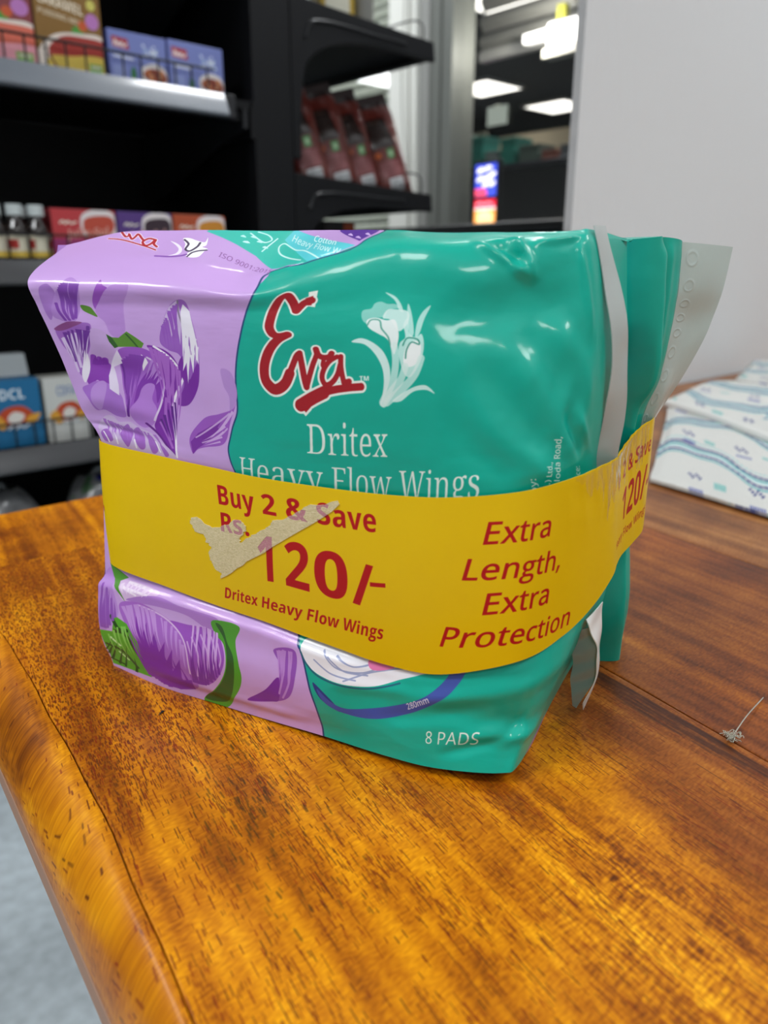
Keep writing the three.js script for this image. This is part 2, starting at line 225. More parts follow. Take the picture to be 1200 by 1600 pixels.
// ------------------------------------------------------------------ table of varnished planks
const jointAt = (z) => (z < -0.13 ? 0.0336 - 0.2288 * z - 0.196 * z * z : 0.0606 - 0.13 * (z + 0.13));
const rightOf = { outer: (z) => 0.0373 - 0.0924 * Math.max(z, -0.9) - (z > -0.13 ? 0.03 * (z + 0.13) : 0), joint: (z) => jointAt(z) + 0.0004 * Math.sin(z * 47) + 0.0003 * Math.sin(z * 111 + 1), seamA: (z) => 0.26 - 0.2024 * z, seamB: (z) => 0.4466 - 0.194 * z, seamC: (z) => 0.84 - 0.19 * z, seamD: (z) => 1.2 - 0.17 * z, end: () => 1.75 };
{
  const Z0 = -0.615, Z1 = 0.5, TH = 0.045;
  // wood: slow figure, blotches, cross ripples and pores; u across the plank, v along the grain, both in metres
  function wood(W, H, wm, hm, seed, pal, opt) {
    const R = rng(seed), zOf = (py) => (1 - py / H) * hm - hm + 0.12, col = pixels(W, H, (px, py) => {
      const x = px / W * wm, z = zOf(py), wv = x + 0.01 * fbm(x * 5, z * 3, seed, 2);
      const grain = fbm(wv * 120, z * 2.2, seed + 2, 3), blot = fbm(wv * 15, z * 9, seed + 7, 4), curl = fbm(wv * 34 + 2 * blot, z * 46, seed + 15, 3);
      const shimmer = N3(wv * 420, z * 1250, seed + 9) * 0.7 + N3(wv * 230, z * 800, seed + 10) * 0.5, hatch = opt.hatch ? opt.hatch(x, z) : 0;
      let a = 0.5 + 0.56 * grain + 0.6 * blot + 0.26 * curl + (0.24 + 0.24 * blot) * shimmer + (opt.bias ? opt.bias(x, z) : 0);
      if (hatch > 0.01) a += hatch * (0.22 * Math.tanh(4 * N3(x * 150, z * 760, seed + 41)) * (0.5 + N3(x * 60, z * 60, seed + 45)) + 0.2 * Math.tanh(3 * N3(x * 800, z * 130, seed + 44)));
      a = clamp(a, 0.02, 1); const k = a * (pal.length - 1), i = Math.min(Math.floor(k), pal.length - 2), f = k - i, red = clamp((opt.red ? opt.red(x, z) : 0) + 1.3 * fbm(wv * 19, z * 8, seed + 20, 3)) * 0.85;
      return [0, 1, 2].map((c) => (pal[i][c] * (1 - f) + pal[i + 1][c] * f) * (1 - red) + (russet[i][c] * (1 - f) + russet[i + 1][c] * f) * red);
    });
    const c = col.image.getContext('2d');
    for (let i = 0; i < opt.pores; i++) {
      const x = R() * W, y = R() * H, xm = x / W * wm, z = zOf(y), dot = opt.dots ? opt.dots(xm, z) : 0, m = N3(xm * 60, z * 22, seed + 33);
      if (R() > 0.24 + 0.76 * dot + m * 0.45) continue;
      const len = (dot > 0.3 + R() * 0.4 ? 0.0006 + 0.0012 * R() : 0.0014 + 0.0058 * R() * R()) * (opt.long ?? 1) / hm * H, w = (0.00018 + R() * 0.00026 + 0.00014 * dot) / wm * W;
      c.strokeStyle = `rgba(${84 + R() * 40 | 0},${32 + R() * 18 | 0},2,${0.5 + R() * 0.45})`; c.lineWidth = w; c.lineCap = 'round'; c.beginPath(); c.moveTo(x, y); c.lineTo(x + (R() - 0.5) * w * 0.5, y + len); c.stroke();
    }
    if (opt.extra) opt.extra(c, (x, z) => [x / wm * W, (1 - (z - 0.12 + hm) / hm) * H], W / wm, H / hm, R);
    return col;
  }
  const gold = [[70, 28, 0], [126, 64, 0], [178, 102, 0], [212, 136, 2], [240, 172, 20]], amber = [[66, 26, 4], [106, 48, 6], [142, 72, 12], [172, 96, 20], [202, 126, 38]], walnut = [[72, 38, 16], [102, 58, 26], [128, 78, 38], [154, 100, 52], [178, 124, 70]], russet = [[54, 20, 4], [88, 40, 8], [120, 60, 18], [146, 80, 30], [172, 104, 46]];
  const HM = 0.62;                                              // the print of a plank runs from z = 0.12 back to the far edge and repeats behind the camera
  const ripple = pixels(512, 512, (x, y) => { const a = 128 + 60 * fbm(x / 10, y / 44, 2.2, 3) + 46 * N3(x / 26, y / 7, 9.1); return [a, a, a]; }, false); ripple.wrapS = ripple.wrapT = THREE.RepeatWrapping; ripple.repeat.set(2, 6);
  const varnish = (map, coat = 0.3) => phys({ map, roughness: 0.5, specularIntensity: 0.4, clearcoat: coat * 0.6, clearcoatRoughness: 0.2, bumpMap: ripple, bumpScale: 0.00016 });
  const g2 = (x, z, x0, z0, wx, wz) => Math.exp(-(((x - x0) / wx) ** 2) - (((z - z0) / wz) ** 2));
  const matA = varnish(wood(2048, 2048, 0.26, HM, 11, gold, { pores: 90000, dots: (x, z) => smooth(0.12, -0.2, (x - 0.05) * 4 + (z + 0.24) * 5), red: (x, z) => -0.6 + 1.85 * smooth(0.15, 0.24, x + (z + 0.1) * 0.1) + 0.7 * g2(x, z, 0.19, -0.06, 0.02, 0.05), bias: (x, z) => 0.07, hatch: (x, z) => g2(x, z, 0.145, -0.075, 0.03, 0.055),
    extra: (c, at, sx, sy, R) => {                             // dark mineral flecks near the left joint, long dark checks, the stained right edge
      for (let i = 0; i < 260; i++) { const [X, Y] = at(0.035 + R() * 0.03 + R() * 0.03, -0.2 + (R() + R() - 1) * 0.07); c.strokeStyle = `rgba(48,34,10,${0.2 + R() * 0.35})`; c.lineWidth = sx * (0.0003 + R() * 0.0006); c.beginPath(); c.moveTo(X, Y); c.lineTo(X + (R() - 0.5) * 4, Y + sy * (0.001 + R() * 0.003)); c.stroke(); }
      for (let i = 0; i < 60; i++) { const [X, Y] = at(0.05 + R() * 0.19, -0.16 + R() * 0.12); c.strokeStyle = `rgba(66,28,8,${0.35 + R() * 0.4})`; c.lineWidth = sx * (0.0002 + R() * 0.0003); c.beginPath(); c.moveTo(X, Y); c.lineTo(X + (R() - 0.5) * 3, Y + sy * (0.004 + R() * 0.014)); c.stroke(); }
      for (let i = 0; i < 900; i++) { const [X, Y] = at(0.2425 - Math.abs(R() + R() - 1) * 0.012, 0.12 - R() * 0.62); c.strokeStyle = `rgba(58,26,14,${0.14 + R() * 0.22})`; c.lineWidth = sx * 0.0012; c.beginPath(); c.moveTo(X, Y); c.lineTo(X, Y + sy * 0.02); c.stroke(); }
    } }));
  const matB = varnish(wood(2048, 2048, 0.36, HM, 23, amber, { pores: 9000, long: 1.7, red: () => 0.32, bias: () => 0.0 }), 0.42);
  const matC = varnish(wood(1024, 2048, 0.5, HM, 31, walnut, { pores: 8000, long: 2.5, bias: () => 0.06 }), 0.36);
  const matEdge = varnish(wood(1024, 2048, 0.12, HM, 43, gold, { pores: 9000, red: () => -0.3, bias: () => 0.04, hatch: (x, z) => 0.5 * g2(x, z, 0.03, -0.3, 0.02, 0.08) }));
  const t = thing('table', 'varnished orange-brown wooden table of wide planks with a rounded edge', 'table');
  // one plank: a loft across from x0(z) to x1(z), top edges eased so that the joint shows as a groove
  function plank(a, b, name, mat, mapW, label, round = 0) {
    const e = 0.0002;
    const nz = 90, f = (u, v) => {
      const z = Z0 + (Z1 - Z0) * v, x0 = a(z), x1 = b(z); const k = u * 16;
      let x, y;
      if (round) {                                             // nosing: flat by the joint, rolling over to the outer edge and under
        const w = x1 - e - x0, D = 0.027;
        if (u < 0.12) { x = x0 + 0.012 * (1 - u / 0.12); y = -TH + 0.014; } else if (u < 0.2) { x = x0; y = -TH + 0.014 + (u - 0.12) / 0.08 * (TH - 0.014 - D); } else if (u < 0.94) { const q = (u - 0.2) / 0.74 * Math.PI / 2; x = x0 + w * (1 - Math.cos(q)) * 0.985; y = -D * (1 - Math.sin(q)); } else { x = x0 + w * (0.985 + 0.015 * smooth(0.94, 0.98, u)); y = u < 0.98 ? 0 : -0.004 * (u - 0.98) / 0.02; }
      } else {
        const w = x1 - x0 - 2 * e, P = [[0, -TH], [0, -0.003], [0.0001, -0.0006], [0.0004, -0.0001], [0.002, 0], [w * 0.2, 0], [w * 0.35, 0], [w * 0.5, 0], [w * 0.65, 0], [w * 0.8, 0], [w * 0.9, 0], [w - 0.002, 0], [w - 0.0004, -0.0001], [w - 0.0001, -0.0006], [w, -0.003], [w, -TH], [0, -TH]];
        const i = Math.min(Math.floor(k), 15), q = k - i; x = x0 + e + P[i][0] * (1 - q) + P[i + 1][0] * q; y = P[i][1] * (1 - q) + P[i + 1][1] * q;
      }
      return [x, TABLE_Y + y, z];
    };
    const g = grid(f, round ? 64 : 32, nz, (u, v) => { const z = Z0 + (Z1 - Z0) * v, p = f(u, v); return [(p[0] + 0.195 * z - (a(0)) + 0.03 + (round ? (TABLE_Y - p[1]) * 0.8 : 0)) / mapW, (z - 0.12 + HM) / HM]; });
    const ix = Array.from(g.index.array); for (let i = 0; i < ix.length; i += 3) [ix[i + 1], ix[i + 2]] = [ix[i + 2], ix[i + 1]]; g.setIndex(ix); g.computeVertexNormals();
    for (const k of ['map']) { mat[k].wrapS = mat[k].wrapT = THREE.RepeatWrapping; }
    return mesh(name, g, mat, t, label);
  }
  plank(rightOf.outer, rightOf.joint, 'edge_strip', matEdge, 0.12, 'rounded wooden edge strip', 0.02);
  mesh('lower_edge', grid((u, v) => { const z = Z0 + (Z1 - Z0) * v, x = rightOf.outer(z), P = [[0.014, -TH], [0.0008, -TH], [0, -TH + 0.001], [0, -TH + 0.0139], [0.014, -TH + 0.0139]], k = u * 4, i = Math.min(Math.floor(k), 3), q = k - i; return [x + P[i][0] * (1 - q) + P[i + 1][0] * q, TABLE_Y + P[i][1] * (1 - q) + P[i + 1][1] * q, z]; }, 16, 60), std(new THREE.Color(0.36, 0.2, 0.13), 0.6), t, 'pale bare wood below the rounded edge');
  plank(rightOf.joint, rightOf.seamA, 'plank', matA, 0.26, 'golden plank under the pack'); plank(rightOf.seamA, rightOf.seamB, 'plank', matB, 0.36, 'reddish plank'); plank(rightOf.seamB, rightOf.seamC, 'plank', matC, 0.5, 'duller brown plank');
  plank(rightOf.seamC, rightOf.seamD, 'plank', matC, 0.5); plank(rightOf.seamD, rightOf.end, 'plank', matC, 0.5);
  const under = std(new THREE.Color(0.24, 0.1, 0.04), 0.6);
  mesh('apron', box(0.2, 1.7, TABLE_Y - 0.13, TABLE_Y - TH - 0.001, -0.55, -0.52, 0.003), under, t); mesh('apron', box(0.2, 1.7, TABLE_Y - 0.13, TABLE_Y - TH - 0.001, 0.38, 0.41, 0.003), under, t);
  for (const [x, z] of [[0.2, -0.53], [1.66, -0.53], [0.2, 0.39], [1.66, 0.39]]) mesh('leg', box(x - 0.03, x + 0.03, 0, TABLE_Y - TH - 0.001, z - 0.03, z + 0.03, 0.005), under, t);
}

// ------------------------------------------------------------------ the two packs and the paper band
const PACK = { at: [0.1222, TABLE_Y, -0.3293], turn: -1.1297 };
const FRONT_NET = [
  [[0.8,0.0,-0.4],[33.2,0.0,6.5],[66.4,0.5,9.8],[93.7,1.0,12.6],[120.5,2.0,15.4],[148.4,3.0,19.1],[169.4,4.0,20.3],[192.3,5.0,15.5],[197.9,5.0,7.0],[199.1,2.0,-32.5],[201.1,0.0,-74.4]],
  [[-2.6,15.9,-1.0],[34.8,20.4,8.0],[67.7,19.0,12.0],[93.9,18.4,14.0],[119.8,18.2,16.0],[146.6,18.7,18.0],[168.3,19.2,18.0],[193.8,20.3,10.0],[201.0,20.2,0.0],[202.7,15.6,-34.0],[206.1,12.8,-74.0]],
  [[-0.9,46.3,-3.0],[40.8,49.4,6.0],[68.7,48.7,10.0],[93.3,46.6,12.0],[120.8,43.1,14.0],[146.7,40.2,15.0],[168.0,40.8,15.0],[195.1,47.7,7.0],[206.9,51.7,-11.0],[212.2,48.2,-36.0],[216.0,48.0,-62.0]],
  [[1.7,78.7,-4.0],[42.3,79.4,6.0],[71.0,77.5,10.0],[94.9,75.7,12.0],[123.0,73.3,14.0],[147.9,72.1,15.0],[169.6,73.7,15.0],[194.2,77.4,5.0],[210.3,82.1,-12.0],[215.2,80.3,-38.0],[216.2,76.7,-62.0]],
  [[2.9,107.7,-6.0],[42.7,106.7,4.0],[71.1,105.8,9.0],[94.6,105.1,12.0],[125.1,104.7,14.0],[148.6,105.0,14.0],[170.4,106.3,13.0],[192.7,109.2,6.0],[205.8,111.0,-8.0],[210.8,110.9,-28.0],[214.0,108.1,-58.0]],
  [[-6.3,119.5,-8.0],[39.6,121.7,2.0],[71.0,122.7,9.0],[96.2,123.7,13.0],[124.8,124.1,15.0],[149.0,124.9,15.0],[169.5,125.8,12.0],[191.2,127.8,4.0],[204.6,129.8,-8.0],[212.7,131.3,-22.0],[217.3,128.5,-55.0]],
  [[-16.4,144.9,-8.0],[36.1,147.2,2.0],[69.3,148.1,9.0],[96.4,149.2,13.0],[124.2,149.9,15.0],[148.5,150.5,14.0],[169.3,151.0,10.0],[191.1,151.9,0.0],[205.4,153.4,-12.0],[213.1,154.1,-24.0],[217.4,152.6,-55.0]],
  [[-24.8,163.7,-8.0],[29.6,165.1,1.0],[66.7,164.7,8.0],[96.2,165.1,12.0],[122.9,166.7,13.0],[146.8,169.1,10.0],[168.2,170.2,5.0],[189.6,171.7,-6.0],[203.4,173.1,-15.0],[210.5,173.9,-24.0],[215.4,174.5,-55.0]],
  [[-30.0,176.9,-10.0],[22.9,177.6,-3.0],[62.0,176.7,4.0],[94.2,175.7,7.0],[119.5,183.6,4.0],[144.0,187.1,2.0],[166.2,187.0,-2.0],[188.5,186.9,-9.0],[200.8,188.0,-18.0],[207.6,188.1,-25.0],[214.1,188.9,-55.0]],
  [[-45.5,190.9,-50.0],[-16.3,196.4,-55.0],[23.6,196.6,-55.0],[65.2,195.7,-52.0],[100.6,194.7,-42.0],[135.7,193.2,-20.0],[161.0,192.0,-18.0],[185.8,191.7,-20.0],[199.5,192.2,-24.0],[205.8,193.2,-30.0],[213.9,190.6,-55.0]]];
const BAND_NET = [
  [[4.9,52.2,-2.0],[43.2,50.5,7.2],[70.2,48.6,11.2],[94.6,46.5,13.2],[122.2,43.5,15.5],[147.8,40.4,16.5],[169.6,40.9,16.2],[195.8,48.5,10.0],[208.2,53.5,-6.0],[216.0,59.7,-24.0],[220.5,66.5,-38.0],[220.2,65.3,-56.0],[220.4,63.0,-74.0],[223.1,63.6,-89.0],[225.9,65.3,-106.0],[222.0,65.3,-136.0],[205.0,65.3,-155.0],[112.0,58.8,-160.0],[8.0,52.2,-156.0],[-4.0,52.2,-130.0],[-4.0,52.2,-70.0],[-1.0,52.2,-25.0]],
  [[4.5,66.2,-2.1],[43.3,64.7,7.4],[70.6,63.1,11.6],[94.8,61.3,13.9],[123.1,59.0,16.2],[148.2,56.7,17.0],[169.9,57.4,16.5],[195.1,63.8,10.3],[207.8,68.3,-4.5],[215.7,73.3,-21.7],[219.8,78.4,-36.3],[219.5,77.0,-54.3],[220.1,75.9,-72.8],[223.0,76.9,-88.0],[225.8,78.3,-105.3],[222.0,78.3,-136.0],[205.0,78.3,-155.0],[112.0,72.3,-160.0],[8.0,66.2,-156.0],[-4.0,66.2,-130.0],[-4.0,66.2,-70.0],[-1.0,66.2,-25.0]],
  [[4.1,80.2,-2.8],[43.4,79.0,7.1],[71.0,77.6,11.6],[95.0,76.1,14.2],[123.9,74.4,16.4],[148.5,73.0,17.0],[170.3,73.9,16.3],[194.5,79.1,10.0],[207.5,83.0,-3.5],[215.3,87.0,-20.0],[219.2,90.3,-35.0],[218.8,88.8,-53.0],[219.9,88.8,-72.0],[222.9,90.3,-87.5],[225.8,91.3,-105.0],[222.0,91.3,-136.0],[205.0,91.3,-155.0],[112.0,85.8,-160.0],[8.0,80.2,-156.0],[-4.0,80.2,-130.0],[-4.0,80.2,-70.0],[-1.0,80.2,-25.0]],
  [[3.8,94.2,-3.9],[43.5,93.2,6.3],[71.4,92.1,11.0],[95.2,90.9,13.9],[124.8,89.9,16.0],[148.9,89.3,16.5],[170.6,90.4,15.7],[193.8,94.4,9.3],[207.1,97.8,-3.0],[215.0,100.6,-18.7],[218.6,102.1,-34.3],[218.1,100.5,-52.3],[219.6,101.7,-71.8],[222.8,103.6,-87.5],[225.7,104.3,-105.3],[222.0,104.3,-136.0],[205.0,104.3,-155.0],[112.0,99.3,-160.0],[8.0,94.2,-156.0],[-4.0,94.2,-130.0],[-4.0,94.2,-70.0],[-1.0,94.2,-25.0]],
  [[3.4,108.1,-5.5],[43.6,107.4,5.0],[71.8,106.6,10.0],[95.3,105.7,13.2],[125.7,105.4,15.2],[149.3,105.6,15.5],[170.9,106.9,14.5],[193.1,109.7,8.0],[206.7,112.6,-3.0],[214.6,114.3,-18.0],[218.0,114.0,-34.0],[217.4,112.3,-52.0],[219.3,114.5,-72.0],[222.7,116.9,-88.0],[225.7,117.4,-106.0],[222.0,117.4,-136.0],[205.0,117.4,-155.0],[112.0,112.7,-160.0],[8.0,108.1,-156.0],[-4.0,108.1,-130.0],[-4.0,108.1,-70.0],[-1.0,108.1,-25.0]]];
const REAR_NET = [
  [[0.0,0.0,-80.0],[110.0,0.0,-78.0],[213.5,0.0,-94.2],[217.1,0.0,-108.4],[220.4,0.0,-123.3],[206.4,0.0,-140.0],[185.0,0.0,-148.0],[110.0,0.0,-150.0],[3.0,0.0,-146.0],[-4.0,0.0,-110.0]],
  [[-0.6,13.6,-80.0],[110.0,13.6,-78.0],[214.2,28.5,-84.0],[219.3,32.3,-94.0],[222.8,32.3,-110.0],[208.8,31.7,-140.0],[185.0,13.6,-149.8],[110.0,13.6,-151.8],[2.4,13.6,-146.0],[-4.6,13.6,-110.0]],
  [[-2.0,56.3,-80.0],[110.0,56.3,-78.0],[213.0,57.0,-84.0],[216.5,59.6,-93.0],[220.2,61.1,-108.0],[206.2,59.9,-140.0],[185.0,56.3,-154.5],[110.0,56.3,-156.5],[1.0,56.3,-146.0],[-6.0,56.3,-110.0]],
  [[-2.4,82.5,-80.0],[110.0,82.5,-78.0],[211.1,81.8,-82.0],[215.4,83.7,-93.0],[219.6,84.5,-109.0],[205.6,82.8,-140.0],[185.0,82.5,-155.9],[110.0,82.5,-157.9],[0.6,82.5,-146.0],[-6.4,82.5,-110.0]],
  [[-2.3,112.5,-80.0],[110.0,112.5,-78.0],[211.3,120.0,-78.0],[216.7,118.8,-90.0],[220.8,116.8,-107.0],[206.8,114.4,-140.0],[185.0,112.5,-155.5],[110.0,112.5,-157.5],[0.7,112.5,-146.0],[-6.3,112.5,-110.0]],
  [[-1.9,130.0,-80.0],[110.0,130.0,-78.0],[215.8,138.1,-75.0],[221.0,136.3,-88.0],[226.2,134.4,-105.0],[212.2,131.7,-140.0],[185.0,130.0,-154.4],[110.0,130.0,-156.4],[1.1,130.0,-146.0],[-5.9,130.0,-110.0]],
  [[-1.4,147.4,-80.0],[110.0,147.4,-78.0],[215.3,153.5,-73.0],[222.6,152.7,-86.0],[228.5,150.7,-104.0],[214.5,147.7,-140.0],[185.0,147.4,-152.7],[110.0,147.4,-154.7],[1.6,147.4,-146.0],[-5.4,147.4,-110.0]],
  [[-0.7,166.8,-80.0],[110.0,166.8,-78.0],[213.9,173.0,-71.0],[223.0,172.7,-86.0],[230.0,171.9,-103.0],[216.0,168.5,-140.0],[185.0,166.8,-150.3],[110.0,166.8,-152.3],[2.3,166.8,-146.0],[-4.7,166.8,-110.0]],
  [[-0.4,183.3,-80.0],[110.0,183.3,-78.0],[212.4,190.7,-70.0],[222.7,192.0,-86.0],[229.5,190.5,-103.0],[215.5,186.7,-140.0],[185.0,183.3,-149.3],[110.0,183.3,-151.3],[2.6,183.3,-146.0],[-4.4,183.3,-110.0]]];
const FLAP = [
  [[229.5,190.5,-102.0],[230.1,172.0,-102.0],[229.1,161.6,-103.0],[228.2,150.7,-103.0],[225.2,134.6,-103.5],[221.4,118.5,-104.0],[219.7,110.6,-104.0]],
  [[248.9,188.9,-124.0],[247.2,172.2,-122.0],[244.8,161.0,-121.0],[241.7,149.9,-119.0],[234.7,133.5,-116.0],[225.6,116.0,-109.0],[223.7,108.2,-108.0]]];
const SEAL = [
  [[204.9,193.8,-26.0],[207.5,184.1,-25.0],[210.5,173.9,-24.0],[213.4,162.6,-24.0],[214.3,150.8,-25.0],[214.3,139.7,-26.0],[213.6,131.5,-28.0],[211.5,120.3,-31.0],[210.0,113.7,-32.0],[211.0,106.3,-34.0]],
  [[207.8,193.8,-32.0],[211.8,183.1,-31.0],[214.7,173.8,-31.0],[217.7,162.2,-31.0],[219.0,152.4,-33.0],[219.5,141.2,-34.0],[219.4,131.9,-35.0],[219.5,124.2,-36.0],[218.5,114.4,-37.0],[217.6,107.2,-38.0]]];
const TAIL_EDGE = [
  [[212.5,48.3,-34.0],[214.4,43.9,-34.0],[216.9,38.4,-35.0],[218.2,31.5,-35.0],[217.8,22.3,-36.0],[214.1,9.1,-37.0]],
  [[217.0,51.8,-46.0],[217.1,42.9,-47.0],[217.3,34.2,-47.0],[217.6,25.9,-46.0],[217.0,14.4,-46.0],[212.8,0.9,-46.0]]];
const TAIL = [
  [[209.2,42.0,-36.0],[208.1,35.2,-38.0],[208.0,27.4,-39.0],[207.9,19.5,-40.0],[208.0,13.5,-40.0],[209.7,5.4,-40.0]],
  [[214.5,45.0,-36.0],[216.6,39.0,-36.5],[218.0,30.5,-37.0],[217.7,24.4,-37.5],[216.6,17.4,-38.0],[210.7,5.3,-39.0]]];
const CREASES = [ // from, to (in cells of the net), width and height in mm
  [6.23,8.11, 7.03,7.27, 6, 2.6],
  [6.69,8.42, 7.08,7.29, 5, 2.4],
  [6.47,8.23, 6.83,7.57, 11, -3],
  [5.78,6.68, 7.91,6.84, 22, -2.2],
  [6.75,6.17, 8.37,4.25, 14, 1.6],
  [6.87,6.45, 7.80,5.52, 14, -1.8],
  [6.20,5.56, 7.69,3.96, 14, 1.5],
  [6.31,5.96, 7.43,4.71, 12, -1.3],
  [5.94,5.41, 6.85,4.00, 14, -1],
  [8.12,5.22, 9.10,4.17, 7, 1.8],
  [7.89,5.25, 8.37,4.32, 7, -1.5],
  [7.38,6.56, 8.78,5.13, 12, 1.3],
  [5.27,7.77, 6.71,7.27, 24, 1.5],
  [4.53,7.52, 6.07,6.46, 26, -1],
  [5.52,1.59, 8.66,1.68, 9, 2.2],
  [6.17,1.25, 10.16,0.70, 9, -1.8],
  [6.35,0.87, 8.85,0.91, 9, 1.8],
  [5.06,1.02, 6.62,1.45, 9, -1.2],
  [6.10,0.36, 7.38,1.17, 8, -1.5],
  [4.20,1.48, 5.52,1.64, 8, 1.4],
  [0.42,1.55, 3.65,1.62, 12, -1.5],
  [0.79,0.47, 3.75,0.47, 9, 1.2],
  [0.15,7.21, 0.74,5.93, 14, 1.4],
  [0.12,5.91, 1.31,5.58, 10, -1.3],
  [0.09,5.31, 1.12,5.07, 9, 1.6],
  [-0.01,4.70, 0.82,4.42, 7, -1.5],
  [0.13,7.74, 0.54,6.71, 9, -1.2],
  [2.81,8.05, 3.66,8.01, 6, 1.6],
  [0.80,8.45, 3.17,8.11, 8, 1.2],
  [-0.16,5.05, 0.74,5.54, 9, 1],
  [1.85,7.33, 2.07,5.06, 16, 1],
  [2.97,7.86, 3.07,5.31, 14, 0.8],
  [8.99,7.65, 9.02,5.85, 8, -1.5],
  [8.10,8.00, 8.36,6.29, 9, 1.5],
  [7.03,8.11, 8.11,8.21, 7, 1.5]];
const TORN = [[1.596,2.459], [1.708,2.521], [1.774,2.484], [1.838,2.386], [1.904,2.374], [2.011,2.331], [2.168,2.391], [2.261,2.498], [2.378,2.551], [2.498,2.728], [2.645,2.760], [2.722,2.658], [2.745,2.549], [2.671,2.345], [2.587,2.243], [2.629,2.127], [2.765,2.296], [2.864,2.416], [2.965,2.541], [3.096,2.689], [3.190,2.838], [3.256,2.993], [3.375,3.026], [3.495,3.191], [3.639,3.418], [3.754,3.544], [3.844,3.555], [3.941,3.592], [4.044,3.689], [4.142,3.742], [4.175,3.659], [4.069,3.471], [3.589,2.806], [3.066,2.039], [2.643,1.501], [2.137,0.887], [2.185,1.082], [2.096,1.106], [2.038,1.194], [2.006,1.294], [1.957,1.386], [1.943,1.507], [1.986,1.764], [1.953,1.857], [1.892,1.849], [1.878,1.981], [1.845,2.079], [1.756,2.068], [1.676,2.086], [1.626,2.222], [1.567,2.323]];
const BAND_TEXT = [[316,122,702,110,310,55], [324,216,410,208,320,149], [432,356,468,349,432,195]];
const CLOTH = [[0.608, -0.327], [0.570, -0.167], [1.001, -0.520], [0.852, -0.270], [0.967, -0.509], [0.762, -0.249], [1.162, -0.553], [1.331, -0.419], [1.186, -0.514], [1.107, -0.343], [1.401, -0.586], [1.454, -0.470]];
const LINT = [0.2809, -0.1044, 0.3222, -0.1092], SPLINTER = [0.1200, -0.2749];
